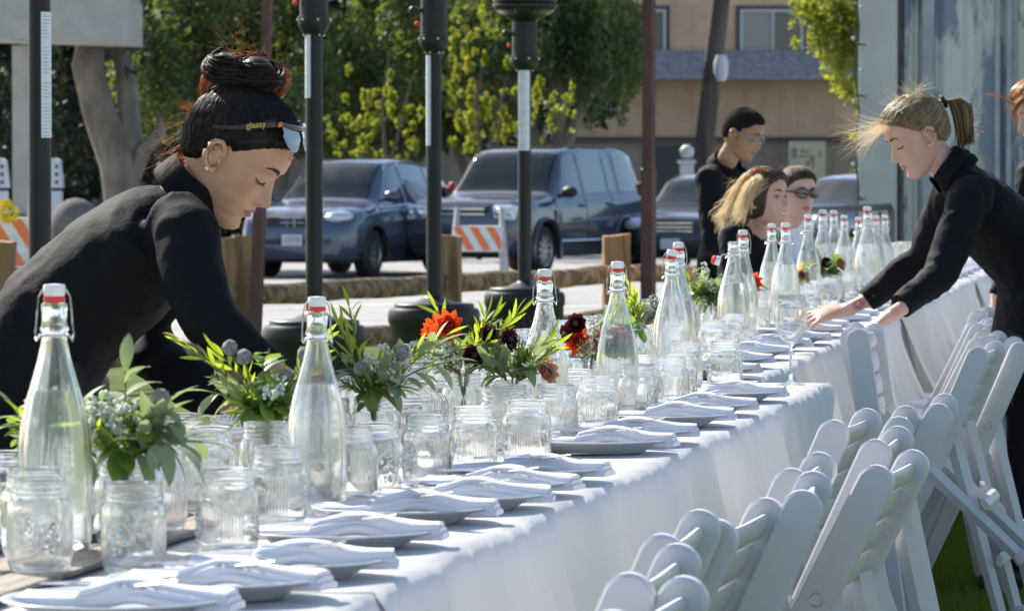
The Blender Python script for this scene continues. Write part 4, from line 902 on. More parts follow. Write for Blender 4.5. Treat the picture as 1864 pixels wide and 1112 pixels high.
me_knife = MB(); cutlery(me_knife, .195, False, -.09, .0, .026, .0, .05); me_knife = me_knife.mesh('knife', M['steel'], True, 60)
bm_ = {0: make_bottle(0), 3: make_bottle(3), 9: make_bottle(9)}; usedb = set()
bpos = sorted([a for a in items if a['k'] == 'bottle'], key=lambda a: a['px'])
extra = {0: 'large clear swing top bottle in front of the bending woman, leftmost of all', 1: 'clear swing top bottle with a magenta streak behind its glass, second from the left', 2: 'swing top bottle before the third heater base, third from the left', 3: 'green tinged swing top bottle left of the tilted cap bottle', 4: 'swing top bottle with a tilted white cap beside a taller bottle', 5: 'swing top bottle just right of the tilted cap bottle', 6: 'open swing top bottle whose stopper hangs at its left side', 7: 'closed swing top bottle directly behind the open one'}
for i, a in enumerate(bpos):
    fl = a['fl']; lab = extra.get(i, 'swing top bottle in the far cluster, '+nth(i)+' bottle from the left of the photo').replace(', nearest bottle', ', first bottle')
    src = bm_[fl]; loc = (a['x'], a['y'], a['z'])
    if fl not in usedb: src.location = loc; src['label'] = lab; o = src; usedb.add(fl); bmn = o
    else: o = dup(src, loc, None, lab)
    rz = 0 if fl else random.uniform(-.5, .5)
    o.rotation_euler = (0, 0, rz); o.scale = (a['scl'],)*3
jars = sorted([a for a in items if a['k'] in ('jar', 'vase')], key=lambda a: a['y'])
nfl = sorted([a for a in items if a['k'] == 'vase'], key=lambda a: a['y'])
rowsn = {}
for a in jars:
    if a['k'] == 'vase': lab = 'clear mason jar holding the %s flower bouquet from the camera' % nth(nfl.index(a)).replace('nearest', 'nearest')
    else:
        row = 'near' if a['u'] < .36 else ('middle' if a['u'] < .52 else 'far'); rowsn[row] = rowsn.get(row, -1)+1; lab = 'clear empty mason jar, %s from the camera in the %s row of jars' % (nth(rowsn[row]), row)
    o = link('mason_jar', me_jar, None, (a['x'], a['y'], a['z']), random.uniform(0, 6.28)); tag(o, lab, 'jar', 'clear mason jars on the table')
pn = {0: -1, 1: -1}
for a in sorted([a for a in items if a['k'] == 'plate'], key=lambda a: a['y']):
    fr = 1 if a.get('far') else 0; pn[fr] += 1; side = 'chair side nearest the viewer' if not fr else 'far side of the table'; w_ = nth(pn[fr])
    al, out = frame(a['y']); yaw = math.atan2(out[1], out[0])+(math.pi if fr else 0)+random.uniform(-.2, .2)
    z = a['z'] if not fr else ZT
    z = ZT
    o = link('plate', me_plate, None, (a['x'], a['y'], z)); tag(o, 'grey white dinner plate, %s from the camera on the %s' % (w_, side.replace('chair side nearest the viewer', 'near side of the table')), 'plate', 'dinner plates')
    nm = me_nap[(pn[fr]*3) % 5]; o = link('napkin', nm, None, (a['x']+out[0]*(.02 if not fr else -.02), a['y'], z-.0005), yaw); tag(o, 'folded white napkin on the %s plate from the camera, %s' % (w_, 'near side' if not fr else 'far side'), 'napkin', 'folded napkins')
    if a['y'] < 15 and not fr:
        o = link('fork', me_fork, None, (a['x'], a['y']-.012, z+.012), yaw-.2+random.uniform(-.1, .1)); tag(o, 'steel fork lying on the %s near side napkin from the camera' % w_, 'fork', 'forks on the napkins')
        o = link('knife', me_knife, None, (a['x'], a['y']+.012, z+.012), yaw+.12+random.uniform(-.08, .08)); tag(o, 'steel knife lying on the %s near side napkin from the camera' % w_, 'knife', 'knives on the napkins')
a = [a for a in items if a['k'] == 'glass'][0]
m = MB(); m.lathe([(0, .0035), (.02, .003), (.036, .0), (.0375, .001), (.036, .0025), (.012, .006), (.005, .012), (.0038, .03), (.0036, .08), (.0045, .094), (.012, .102), (.026, .115), (.037, .135), (.0415, .155), (.040, .185), (.034, .222), (.0335, .2225), (.0328, .222), (.0388, .185), (.0402, .155), (.0358, .136), (.025, .117), (.012, .105), (0, .101)], 48)
tag(m.build('wine_glass', M['bottle'], loc=(a['x'], a['y'], ZT), angle=60), 'empty stemmed wine glass near the reaching woman\'s hands', 'wine glass')
# ---------------------------------------------------------------- chairs
def make_chair():
    t = thing('folding_chair', 'x', 'chair')
    # side plane: x outwards (away from the table), z up; origin on the ground under the front feet
    foot, top = Vector((0, 0, 0)), Vector((.36, 0, .785)); W2 = .215
    ax = (top-foot); L_ = ax.length; u = ax.normalized(); n = Vector((-u[2], 0, u[0]))
    def board(y, th=.026):
        wdt = [(0, .017), (.10, .019), (.30, .024), (.45, .029), (.55, .032), (.80, .032)]
        pts = []
        for d, h in wdt: pts.append((d, h))
        out_, in_ = [], []
        for d, h in pts: out_.append((d, h)); in_.append((d, -h))
        arc = [(L_-.032+.032*math.sin(q), .032*math.cos(q)) for q in np.linspace(0, math.pi, 13)]
        poly = in_+arc[::-1]+out_[::-1]; m = MB()
        # bevelled extrusion
        ly = [(-th/2, -.004), (-th/2+.004, 0), (th/2-.004, 0), (th/2, -.004)]; P = []; cx_ = L_/2
        for yy, ins in ly:
            row = []
            for d, h in poly:
                k = math.copysign(1, h) if abs(h) > 1e-6 else 0; hh = h+ins*k; dd = d+(ins if d > L_-.032 else (-ins if d < .01 else 0)); row.append(foot+u*dd+n*hh+Vector((0, y+yy, 0)))
            P.append(row)
        m.grid(P, wrap=True); k = len(poly); m.add(P[0], [tuple(range(k))]); m.add(P[-1], [tuple(range(k-1, -1, -1))]); return m
    for s in (-1, 1):
        b = board(s*W2).build('back_post', M['resin'], t, angle=40)
        m = MB(); c = u*(L_*.70)
        q = [foot+c+u*(.012*math.cos(a))+n*(.012*math.sin(a))+Vector((0, s*(W2+.0135), 0)) for a in np.linspace(0, 6.283, 20)]
        m.tube(q, .0012, 5, caps=False); m.build('pivot_ring', M['screw'], b)
        # rear leg, inside the post
        y = s*(W2-.034); p0 = foot+u*(L_*.715)+Vector((.005, y, .0)); p1 = Vector((.395, y, 0)); m = MB()
        m.tube([p0, p0.lerp(p1, .5), p1], [(.011, .024), (.011, .021), (.011, .018)], 4, ref=(0, 1, 0)); m.tube([p1, p1+Vector((0, 0, .03))], [(.016, .026)]*2, 8, ref=(0, 1, 0)); rl = m.build('rear_leg', M['resin'], t, angle=30)
        m = MB(); pp = foot+u*(L_*.70)+Vector((.055, s*(W2-.045), -.1)); pp = Vector((p0[0]+.03, s*(W2-.0215), .66*.62+.1)); m.tube([Vector((p0[0], y-s*.012, .47)), Vector((p0[0], y-s*.016, .47))], .006, 12, ref=(1, 0, 0)); m.build('screw', M['screw'], rl)
    # top rail and back panel
    m = MB(); c = foot+u*(L_-.045); P = []
    m.tube([c+Vector((0, -W2+.012, 0))+n*.0-Vector((0, 0, 0)), c+Vector((.004, 0, 0)), c+Vector((0, W2-.012, 0))], [(.009, .022)]*3, 12, ref=tuple(n)); m.build('top_rail', M['resin'], t, angle=60)
    m = MB()
    for k, d in enumerate((.105, .17, .235)):
        c = foot+u*(L_-d); m.tube([c+Vector((0, -W2+.012, 0)), c+Vector((.004, 0, 0)), c+Vector((0, W2-.012, 0))], [(.006, .029)]*3, 8, ref=tuple(n))
        m.build('back_slat', M['resin'], t, angle=50); m = MB()
    # seat
    m = MB(); m.box((.02, 0, .425), (.38, 2*W2-.1, .022), Matrix.Rotation(R(3), 3, 'Y'), bev=.006); st = m.build('seat', M['resin'], t)
    m = MB(); m.box((.02, 0, .452), (.36, 2*W2-.115, .034), Matrix.Rotation(R(3), 3, 'Y'), bev=.014); m.build('seat_pad', M['pad'], st, angle=60)
    for x, z, nmm in ((.065, .17, 'front_stretcher'), (.39, .19, 'rear_stretcher')):
        m = MB(); m.tube([(x, -W2+.02, z), (x, W2-.02, z)], [(.02, .010)]*2, 6); m.build(nmm, M['resin'], t, angle=30)
    return t
ch0 = make_chair(); first = [1]
def chair(foot, yaw, tilt, lab, group):
    global ch0
    if first: first.clear(); o = ch0; o['label'] = lab; o['group'] = group
    else: o = dup(ch0, label=lab, group=group)
    o.matrix_world = Matrix.Translation(foot) @ Matrix.Rotation(yaw, 4, 'Z') @ Matrix.Rotation(tilt, 4, 'Y'); return o
random.seed(21)
na = 0
for k in range(41):
    D = 4.75+k*.455
    if 10.15 < D < 12.3: continue
    al, out = frame(D); yaw = math.atan2(out[1], out[0])+random.uniform(-.09, .09)
    uo = (.40 if D < 11 else .40)+random.uniform(-.05, .05)-.37
    if D > 11.2: uo += .19*math.exp(-((D-12.8)/1.3)**2)
    if 8.6 < D < 11.6: uo -= .03
    if 7 < D < 8.6: uo += .01
    p = at(D, 0)+out*uo; p[1] += random.uniform(-.04, .04)
    chair((p[0], p[1], 0), yaw, random.uniform(-.05, .04), 'white folding chair, %s from the camera along the near side of the table' % nth(na), 'white folding chairs in a row along the near side'); na += 1
for j, (D, xf) in enumerate(((12.25, 1.115), (12.62, 1.16))):
    chair((xf, D, 0), math.atan2(-.1565, 1)+(-.03, .05)[j], R(-35+(1.5, -2)[j]), ('front', 'rear')[j]+' one of two white folding chairs tipped forward against the table edge', 'tipped folding chairs')
for k in range(34):
    D = 8.3+k*.455; al, out = frame(D); p = at(D, TW)-out*(.20+random.uniform(-.04, .04)-.37); yaw = math.atan2(-out[1], -out[0])+random.uniform(-.08, .08)
    if p[1] < 10.2 and k < 2: pass
    chair((p[0], p[1], 0), yaw, random.uniform(-.04, .04), 'white folding chair, %s from the camera along the far side of the table' % nth(k), 'white folding chairs along the far side')
p = at(7.1, TW); out = frame(7.1)[1]; chair((p[0]-.0, 7.15, 0), math.atan2(-out[1], -out[0]), 0, 'white folding chair behind the jars and the bending woman\'s sleeve', 'white folding chairs along the far side')
# ================================================================ bouquets
M['willow'] = mat('bright_lance_leaf', (.16, .26, .03), .45, col2=(.24, .32, .05), scale=20, transl=.5, tcol=(.50, .62, .04), spec=.3)
M['sage'] = mat('grey_green_leaf', (.20, .27, .16), .55, col2=(.28, .34, .22), scale=25, transl=.35, tcol=(.35, .46, .16), spec=.3)
M['round'] = mat('green_round_leaf', (.07, .15, .04), .45, col2=(.11, .20, .05), scale=20, transl=.4, tcol=(.30, .48, .05), spec=.35)
M['stem'] = mat('flower_stem', (.12, .16, .04), .6); M['berry'] = mat('white_berry', (.62, .66, .55), .5); M['pod'] = mat('grey_seed_head', (.42, .40, .36), .9, col2=(.24, .23, .21), scale=180, bump=1, bscale=260)
M['fred'] = mat('orange_red_petal', (.62, .07, .015), .5, col2=(.45, .03, .02), scale=30, transl=.45, tcol=(.9, .12, .02)); M['fmag'] = mat('magenta_petal', (.55, .04, .17), .5, col2=(.72, .22, .36), scale=40, transl=.4, tcol=(.85, .08, .3))
M['fblk'] = mat('burgundy_black_petal', (.03, .006, .012), .5, transl=.15, tcol=(.2, .01, .03)); M['fyel'] = mat('yellow_leaflet', (.45, .35, .04), .5, transl=.4, tcol=(.7, .55, .05))
M['fpink'] = mat('salmon_petal', (.62, .28, .2), .5, transl=.35, tcol=(.8, .4, .25))
def leaf(m, p, d, up, L_, w, curl=.4, fold=.25, k=6, shape=1.0):
    p = Vector(p); d = Vector(d).normalized(); s = d.cross(Vector(up)); s = s.normalized() if s.length > .05 else d.cross(Vector((1, .3, 0))).normalized(); n = s.cross(d); P = []
    for i in range(k+1):
        t = i/k; ww = w*math.sin(math.pi*min(1, (t**shape)*.97+.03))**.8*.5; c = p+d*(L_*math.sin(curl*t)/curl if curl else L_*t)-n*(L_*(1-math.cos(curl*t))/curl if curl else 0)
        P.append([c-s*ww+n*ww*fold, c, c+s*ww+n*ww*fold])
    m.grid(P)
def bouquet(i, loc, sprigs, label, seed):
    rg = random.Random(seed); t = thing('flower_bouquet', label, 'bouquet', loc, 0, 'flower bouquets along the table centre')
    mm = {}; st = MB()
    def G(k): return mm.setdefault(k, MB())
    def rv(a=1): return Vector((rg.uniform(-a, a), rg.uniform(-a, a), rg.uniform(-a, a)))
    def path(az, lean, ln):
        e = Vector((math.sin(az), -math.cos(az), 0)); p0 = Vector((-e[0]*.015, -e[1]*.015, .02)); p1 = Vector((e[0]*.014, e[1]*.014, .118)); pts = [p0, p1]; n = 7
        for k in range(1, n+1):
            q = k/n; th = lean*(.55+.45*q); pts.append(pts[-1]+(e*math.sin(th)+Vector((0, 0, math.cos(th))))*ln/n+rv(.0015))
        return pts, e
    sprigs = list(sprigs)+[(rg.choice('nrswb'), rg.uniform(0, 360), rg.uniform(20, 85), rg.uniform(.04, .08)) for _ in range(8)]
    for kind, az, lean, ln in sprigs:
        az = R(az); lean = R(lean); pts, e = path(az, lean, ln); st.tube(pts, .0016, 5); tip = pts[-1]; d = (pts[-1]-pts[-2]).normalized()
        if kind in 'wW':
            for k in range(15):
                q = 1+k/15*7; a_ = int(q); p = pts[min(a_, 8)].lerp(pts[min(a_+1, 8)], q-a_); dd = (pts[min(a_+1, 8)]-pts[a_-1]).normalized(); s = dd.cross(rv()).normalized(); leaf(G('lance_leaves'), p, dd*1.1+s*rg.uniform(.5, .9), rv()+Vector((0, 0, .6)), rg.uniform(.032, .055), .0075, rg.uniform(.1, .9))
            leaf(G('lance_leaves'), tip, d, rv(), .045, .007, .3)
        elif kind == 'n':    # silvery needle spray
            for k in range(34):
                q = 1.3+k/34*6.6; a_ = int(q); p = pts[min(a_, 8)].lerp(pts[min(a_+1, 8)], q-a_); dd = (pts[min(a_+1, 8)]-pts[a_-1]).normalized(); s = dd.cross(rv()).normalized(); leaf(G('silver_leaves'), p, dd*.8+s, rv(), rg.uniform(.012, .026), .0035, .3, k=3)
        elif kind == 's':
            for k in range(8):
                q = 2+k/8*6; a_ = int(q); p = pts[min(a_, 8)]; dd = (pts[min(a_+1, 8)]-pts[a_-1]).normalized(); s = dd.cross(rv()).normalized(); leaf(G('sage_leaves'), p, dd*.8+s, (0, 0, 1), rg.uniform(.045, .075), .021, rg.uniform(.3, 1.1), .2)
            leaf(G('sage_leaves'), tip, d, (0, 0, 1), .06, .02, .5)
        elif kind == 'r':
            for k in range(11):
                q = 1.5+k/11*6.5; a_ = int(q); p = pts[min(a_, 8)].lerp(pts[min(a_+1, 8)], q-a_); s = d.cross(rv()).normalized(); leaf(G('round_leaves'), p, s+d*.4, (0, 0, 1), rg.uniform(.03, .05), .026, .5, .15)
        elif kind == 'b':
            for c in range(9):
                q = 3+c/9*5; a_ = int(q); p = pts[min(a_, 8)]; o = p+rv(.02)+Vector((0, 0, .012)); st.tube([p, o], .0008, 4)
                for k in range(9): G('white_berries').ball(o+rv(.009), rg.uniform(.0028, .0045), 6)
            for k in range(6): leaf(G('round_leaves'), pts[3+k % 5], rv()+d, (0, 0, 1), .022, .008, .4)
        elif kind == 'p':
            q = MB(); q.ball(tip, .0125, 20); q.v = [tuple(Vector(v)+(Vector(v)-tip)*rg.uniform(-.08, .12)) for v in q.v]; q.build('seed_head', M['pod'], t, angle=180)
        elif kind in 'mRkKf':
            mt = {'m': 'fmag', 'R': 'fred', 'k': 'fblk', 'K': 'fblk', 'f': 'fpink'}[kind]; q = MB(); rd = {'m': .036, 'R': .038, 'k': .024, 'K': .024, 'f': .028}[kind]
            ax = (e*.75+Vector((rg.uniform(-.3, .3), -.75, .35))).normalized(); a1 = ax.cross(Vector((0, 0, 1))).normalized(); a2 = ax.cross(a1)
            for ring in range(4):
                for k in range((18, 15, 12, 8)[ring] if kind == 'm' else (9, 8, 6, 4)[ring]):
                    n_ = ((18, 15, 12, 8) if kind == 'm' else (9, 8, 6, 4))[ring]; a = 6.283*(k+.5*(ring % 2))/n_+rg.uniform(-.1, .1); dr = a1*math.cos(a)+a2*math.sin(a)
                    leaf(q, tip+dr*.004, dr*(1-ring*.2)+ax*(.15+ring*.33), ax, rd*(1-.14*ring), (.0085 if kind == 'm' else .019), -.45 if kind == 'm' else -.7, .3, 5, .75)
            b = q.build('bloom', M[mt], t, angle=180)
            q = MB(); q.ball(tip+ax*.008, (.009, .009, .009), 10); q.build('bloom_centre', M['fblk' if kind != 'm' else 'fyel'], b)
        elif kind == 'd':    # dark seed strings
            for c in range(5):
                o = pts[4+c % 5]+rv(.012); 
                for k in range(9): G('dark_seeds').ball(o+Vector((rg.uniform(-.012, .012), 0, k*.004)), .0017, 5)
        elif kind == 'y':
            for k in range(3): leaf(G('yellow_leaflets'), tip, rv()+d, (0, 0, 1), .035, .011, .5)
    st.build('stems', M['stem'], t)
    for k, m in mm.items():
        m.build(k, M[{'lance_leaves': 'willow', 'sage_leaves': 'sage', 'round_leaves': 'round', 'white_berries': 'berry', 'dark_seeds': 'fblk', 'yellow_leaflets': 'fyel', 'silver_leaves': 'sage'}[k]], t, angle=180)
# azimuth: 0 towards the viewer, 90 to the right, 180 away, 270 to the left; lean from vertical
BQ = [
 ([('b', 250, 25, .09), ('b', 200, 15, .08), ('b', 300, 30, .07), ('s', 80, 40, .08), ('s', 60, 70, .10), ('s', 100, 95, .10), ('n', 60, 40, .08), ('s', 180, 10, .12), ('b', 20, 30, .07), ('p', 70, 30, .09), ('y', 60, 80, .05), ('r', 350, 70, .06), ('s', 40, 100, .12), ('b', 270, 55, .06), ('r', 150, 30, .08)], 'bouquet of white berries and grey sage leaves right of the first bottle'),
 ([('W', 270, 55, .16), ('W', 260, 40, .12), ('r', 350, 18, .10), ('p', 275, 28, .12), ('p', 300, 22, .10), ('p', 80, 32, .11), ('p', 90, 48, .12), ('p', 70, 20, .06), ('W', 110, 40, .14), ('r', 0, 60, .05), ('r', 330, 90, .06), ('r', 30, 90, .06), ('s', 280, 80, .09), ('W', 90, 50, .10), ('y', 270, 58, .18), ('r', 180, 20, .11), ('f', 95, 85, .05), ('n', 280, 60, .1), ('n', 70, 40, .12)], 'large bouquet of arching green sprays and grey seed heads left of the second bottle'),
 ([('W', 270, 12, .16), ('W', 285, 25, .14), ('b', 60, 22, .09), ('b', 30, 35, .08), ('b', 90, 40, .10), ('p', 60, 35, .09), ('p', 330, 35, .06), ('s', 90, 60, .14), ('s', 80, 75, .13), ('s', 20, 80, .08), ('m', 262, 75, .085), ('W', 110, 60, .16), ('r', 0, 70, .05), ('s', 280, 40, .08), ('n', 100, 50, .12)], 'bouquet of tall lance leaves and white berry clusters right of the second bottle'),
 ([('R', 260, 30, .085), ('R', 320, 22, .095), ('b', 270, 50, .10), ('b', 290, 35, .08), ('k', 70, 32, .08), ('K', 80, 60, .10), ('W', 70, 30, .13), ('W', 90, 48, .15), ('s', 95, 80, .12), ('s', 300, 70, .10), ('n', 100, 45, .13), ('W', 250, 25, .13), ('k', 20, 50, .05), ('W', 85, 20, .12)], 'bouquet with orange red blooms and black flowers in the middle of the photo'),
 ([('d', 300, 20, .08), ('d', 30, 15, .09), ('W', 90, 40, .10), ('n', 270, 40, .09), ('s', 280, 75, .08), ('W', 80, 60, .10), ('y', 90, 80, .06), ('W', 270, 60, .1), ('d', 60, 30, .08), ('f', 80, 90, .05)], 'sparse bouquet of dark seeds and thin leaves left of the third bottle'),
 ([('m', 60, 40, .045), ('k', 290, 40, .07), ('R', 320, 30, .04), ('W', 100, 30, .12), ('r', 90, 55, .13), ('r', 80, 70, .13), ('W', 60, 22, .12), ('n', 90, 30, .12), ('k', 320, 20, .08)], 'bouquet with a striped magenta dahlia right of the third bottle'),
 ([('W', 270, 15, .10), ('W', 330, 30, .09), ('b', 90, 30, .08), ('s', 60, 60, .06), ('m', 120, 60, .05), ('n', 300, 50, .09), ('d', 60, 20, .08)], 'bouquet of upright green leaves between two bottles near the tilted cap'),
 ([('b', 270, 30, .10), ('b', 330, 18, .11), ('r', 60, 30, .10), ('r', 300, 50, .09), ('r', 20, 70, .05), ('W', 270, 50, .12), ('r', 100, 50, .08), ('s', 30, 85, .08), ('b', 90, 40, .1)], 'white berried green bouquet right of the tall upright bottle'),
 ([('m', 30, 50, .06), ('R', 70, 40, .06), ('r', 270, 40, .09), ('s', 90, 60, .07), ('r', 0, 30, .08)], 'bouquet with a magenta bloom in front of the open bottle'),
 ([('r', 270, 40, .08), ('s', 60, 50, .08), ('f', 40, 60, .06), ('k', 330, 40, .06), ('W', 100, 40, .08)], 'small bouquet beside the wine glass in the far group'),
 ([('f', 290, 40, .06), ('W', 270, 12, .11), ('r', 60, 60, .08), ('k', 0, 50, .06), ('f', 60, 60, .07), ('r', 100, 40, .09)], 'bouquet with salmon blooms before the far cluster of bottles'),
 ([('r', 20, 20, .11), ('k', 60, 40, .08), ('s', 80, 60, .07), ('k', 300, 50, .06), ('r', 280, 30, .09)], 'dark leaved bouquet among the far cluster of bottles'),
 ([('m', 10, 40, .07), ('k', 300, 40, .06), ('r', 90, 50, .08), ('s', 270, 50, .07)], 'bouquet with a deep magenta bloom among the farthest bottles'),
 ([('s', 90, 65, .07), ('b', 60, 30, .06), ('s', 60, 100, .08), ('r', 270, 30, .06)], 'sage leaf bouquet cut by the left edge of the photo')]
for a in [a for a in items if a['k'] == 'vase']:
    spr, lab = BQ[a['fi']]; bouquet(a['fi'], (a['x'], a['y'], a['z']), spr, lab, 40+a['fi'])
# ================================================================ people
from mathutils.bvhtree import BVHTree
from mathutils import noise as mnoise
def tabf(t): 
    z = [a[0] for a in t]; v = [a[1] for a in t]; return lambda q: float(np.interp(q, z, v))
XF = tabf([(-.122, .050), (-.118, .068), (-.110, .080), (-.10, .084), (-.088, .081), (-.078, .085), (-.066, .087), (-.055, .0885), (-.045, .087), (-.03, .0865), (-.01, .0855), (.01, .086), (.025, .0905), (.045, .0925), (.06, .089), (.075, .081), (.09, .066), (.10, .050), (.108, .030), (.113, .010), (.115, -.012)])
XB = tabf([(-.122, .045), (-.115, .02), (-.10, -.012), (-.085, -.035), (-.07, -.060), (-.05, -.078), (-.03, -.089), (0, -.098), (.02, -.100), (.045, -.099), (.065, -.092), (.08, -.082), (.095, -.064), (.105, -.045), (.112, -.028), (.115, -.012)])
WW = tabf([(-.122, .006), (-.117, .019), (-.108, .031), (-.095, .042), (-.08, .051), (-.06, .0585), (-.04, .0635), (-.02, .0675), (0, .0715), (.02, .0745), (.045, .0745), (.065, .069), (.08, .0605), (.095, .047), (.105, .034), (.112, .018), (.115, .0)])
NH = tabf([(-.058, 0), (-.050, .004), (-.044, .014), (-.040, .0225), (-.034, .0255), (-.026, .022), (-.012, .0135), (.002, .007), (.014, .002), (.022, 0)])
NS_ = tabf([(-.05, .013), (-.04, .0115), (-.03, .0105), (-.01, .0085), (.015, .008)])
def g2(a, b): return math.exp(-a*a-b*b)
def feat(y, z, o):
    ay = abs(y)
    d = NH(z)*o.get('nose', 1)*math.exp(-(y/NS_(z))**2)+.007*g2((ay-.0125)/.0055, (z+.040)/.0065)
    d += -.010*g2((ay-.031)/.016, (z-.007)/.011)+.0062*g2((ay-.031)/.0115, (z-.004)/.0085)+.004*g2((ay-.026)/.02, (z-.028)/.008)
    d += .004*g2((ay-.046)/.018, (z+.020)/.018)
    d += .0062*g2(y/.021, (z+.0595)/.0042)+.0072*g2(y/.018, (z+.0715)/.0050)-.0035*g2(y/.024, (z+.0655)/.0016)-.004*g2(y/.016, (z+.083)/.005)+.004*g2(y/.016, (z+.102)/.010)
    d += -.002*g2(y/.004, (z+.053)/.005)
    return d
NEXP = 2.25
def hsurf(z, th, o, t=0.):
    xf, xb, w_ = XF(z), XB(z), WW(z); cx_ = xb+(xf-xb)*.46; c, s = math.cos(th), math.sin(th); a = xf-cx_ if c > 0 else cx_-xb
    x = cx_+(a+t)*math.copysign(abs(c)**(2/NEXP), c); y = (w_+t)*math.copysign(abs(s)**(2/NEXP), s)
    if c > 0: x += feat(y, z, o)*min(1, c*2.5)
    return Vector((x, y, z+(t*max(0, z)/.1)))
def front(y, z, o, t=0.):
    w_ = WW(z); s = min(1, (abs(y)/w_)**(NEXP/2)); return hsurf(z, math.copysign(math.asin(s), y), o, 0)+Vector((t, 0, 0))
def head_mb(o, lipmi=1):
    m = MB(); zs = np.concatenate([np.linspace(-.122, -.108, 8)[:-1], np.linspace(-.108, .035, 105)[:-1], np.linspace(.035, .115, 30)]); NT = 120
    tt = [2*math.pi*((j/NT)+.055*math.sin(2*math.pi*j/NT)*-1) for j in range(NT)]
    m.grid([[hsurf(z, th, o) for th in tt] for z in zs], wrap=True)
    nf = len(m.f)
    for i, f in enumerate(m.f):
        c = sum((Vector(m.v[k]) for k in f), Vector())/4
        if c[0] > .05:
            y, z = c[1], c[2]; hw = .0235
            if abs(y) < hw and -.0775+.011*(abs(y)/hw)**2 < z < -.0555-.0085*(abs(y)/hw)**2-(.0015 if abs(y) < .003 else 0): m.m[i] = lipmi
    m.add([hsurf(zs[0], th, o) for th in tt], [tuple(range(NT-1, -1, -1))])
    for s in (1, -1):        # ears
        c = Vector((-.010, s*.0725, -.010)); tilt = Matrix.Rotation(R(-12), 3, 'Y'); fl = Matrix.Rotation(s*R(-22), 3, 'Z')
        def E(x, z, y=0): return c+fl @ (tilt @ Vector((x, s*(y+.006), z)))
        helix = [E(.010, -.004), E(.013, .010, .003), E(.010, .022, .005), E(.001, .030, .007), E(-.010, .028, .009), E(-.018, .018, .010), E(-.020, .005, .010), E(-.017, -.008, .009), E(-.010, -.018, .007), E(-.002, -.026, .005), E(.005, -.026, .003), E(.008, -.018, .002)]
        m.tube(helix, [.0035, .004, .0045, .005, .005, .005, .005, .0048, .0045, .0065, .0065, .004], 10)
        m.tube([E(.006, .018, .002), E(-.006, .014, .004), E(-.011, .004, .005), E(-.008, -.008, .005), E(-.001, -.016, .004)], [.003, .0038, .004, .004, .0035], 8)
        m.tube([E(.010, .002, .003), E(.009, -.010, .005)], [.004, .004], 8)
        m.ball(E(-.004, .002, -.002), (.016, .006, .026), 16)
    return m
def frame_from(fwd, roll=0):
    f = Vector(fwd).normalized(); u = (Vector((0, 0, 1))-f*f[2]).normalized(); l = u.cross(f); Mx = Matrix((f, l, u)).transposed()
    return Mx @ Matrix.Rotation(roll, 3, 'X')
def hand_mb(m, w_, d, n, side, curl=(.35, .5, .4), spread=.10, sc_=1., thumb=.7):
    """w wrist, d towards the fingertips, n back of the hand, side +1: thumb on the d x n side"""
    w_ = Vector(w_); d = Vector(d).normalized(); n = Vector(n); n = (n-d*n.dot(d)).normalized(); s = d.cross(n)*side
    def P_(a, b, c): return w_+(d*a+s*b+n*c)*sc_
    m.tube([P_(-.03, 0, 0), P_(0, 0, 0), P_(.03, 0, .002), P_(.065, -.002, .003), P_(.088, -.004, .001), P_(.098, -.004, -.002)], [(a*sc_, b*sc_) for a, b in ((.019, .026), (.018, .026), (.017, .033), (.015, .040), (.013, .039), (.008, .034))], 16, ref=n)
    for k, (b, L_, a0) in enumerate(((.028, .074, .086), (.009, .082, .092), (-.011, .076, .090), (-.030, .060, .083))):
        a = a0; base = P_(a-.02, b, .002); di = (d+s*spread*(b/.03)).normalized(); nn = n.copy(); ax = di.cross(nn); pts = [base, P_(a, b, .001)]; rad = [.0095*sc_, .0092*sc_]; ang = 0; cc = [c*(1+.12*k) for c in curl]
        for j, (fr) in enumerate((.42, .33, .25)):
            ang += cc[j]; dd = di*math.cos(ang)-nn*math.sin(ang)
            pts.append(pts[-1]+dd*L_*fr*sc_*.5); rad.append((.0082-.0008*j)*sc_); pts.append(pts[-1]+dd*L_*fr*sc_*.5); rad.append((.0082-.0010*(j+1))*sc_)
        pts.append(pts[-1]+dd*.005*sc_); rad.append(.0038*sc_); m.tube(pts, rad, 10, ref=s)
    t0 = P_(.012, .018, -.006); td = (d*.62+s*.75-n*thumb*.5).normalized(); t1 = t0+td*.040*sc_; t2 = t1+(td+d*.35-n*.2*thumb).normalized()*.032*sc_; t3 = t2+(td+d*.8-n*.35*thumb).normalized()*.026*sc_
    m.tube([t0, t0.lerp(t1, .5), t1, t2, t3, t3+(t3-t2)*.15], [.015*sc_, .0135*sc_, .0105*sc_, .0095*sc_, .008*sc_, .004*sc_], 10, ref=n); return m
def wrinkle(me, amp, sc_, seed=0, amp2=.0):
    vs = me.vertices; n = len(vs); co = np.empty(n*3); no = np.empty(n*3); vs.foreach_get('co', co); me.vertex_normals.foreach_get('vector', no); co = co.reshape(-1, 3); no = no.reshape(-1, 3)
    for i in range(n):
        p = Vector(co[i]); a = mnoise.noise(Vector((p[0]*sc_, p[1]*sc_, p[2]*sc_*.6+seed))); b = 1-2*abs(mnoise.noise(Vector((p[0]*sc_*1.9+seed, p[1]*sc_*1.9, p[2]*sc_*1.4))))
        co[i] += no[i]*(amp*a+amp*.7*(b-.5))
    vs.foreach_set('co', co.ravel()); me.update()
def rel(me, base):
    me.transform(Matrix.Translation(-Vector(base))); return me
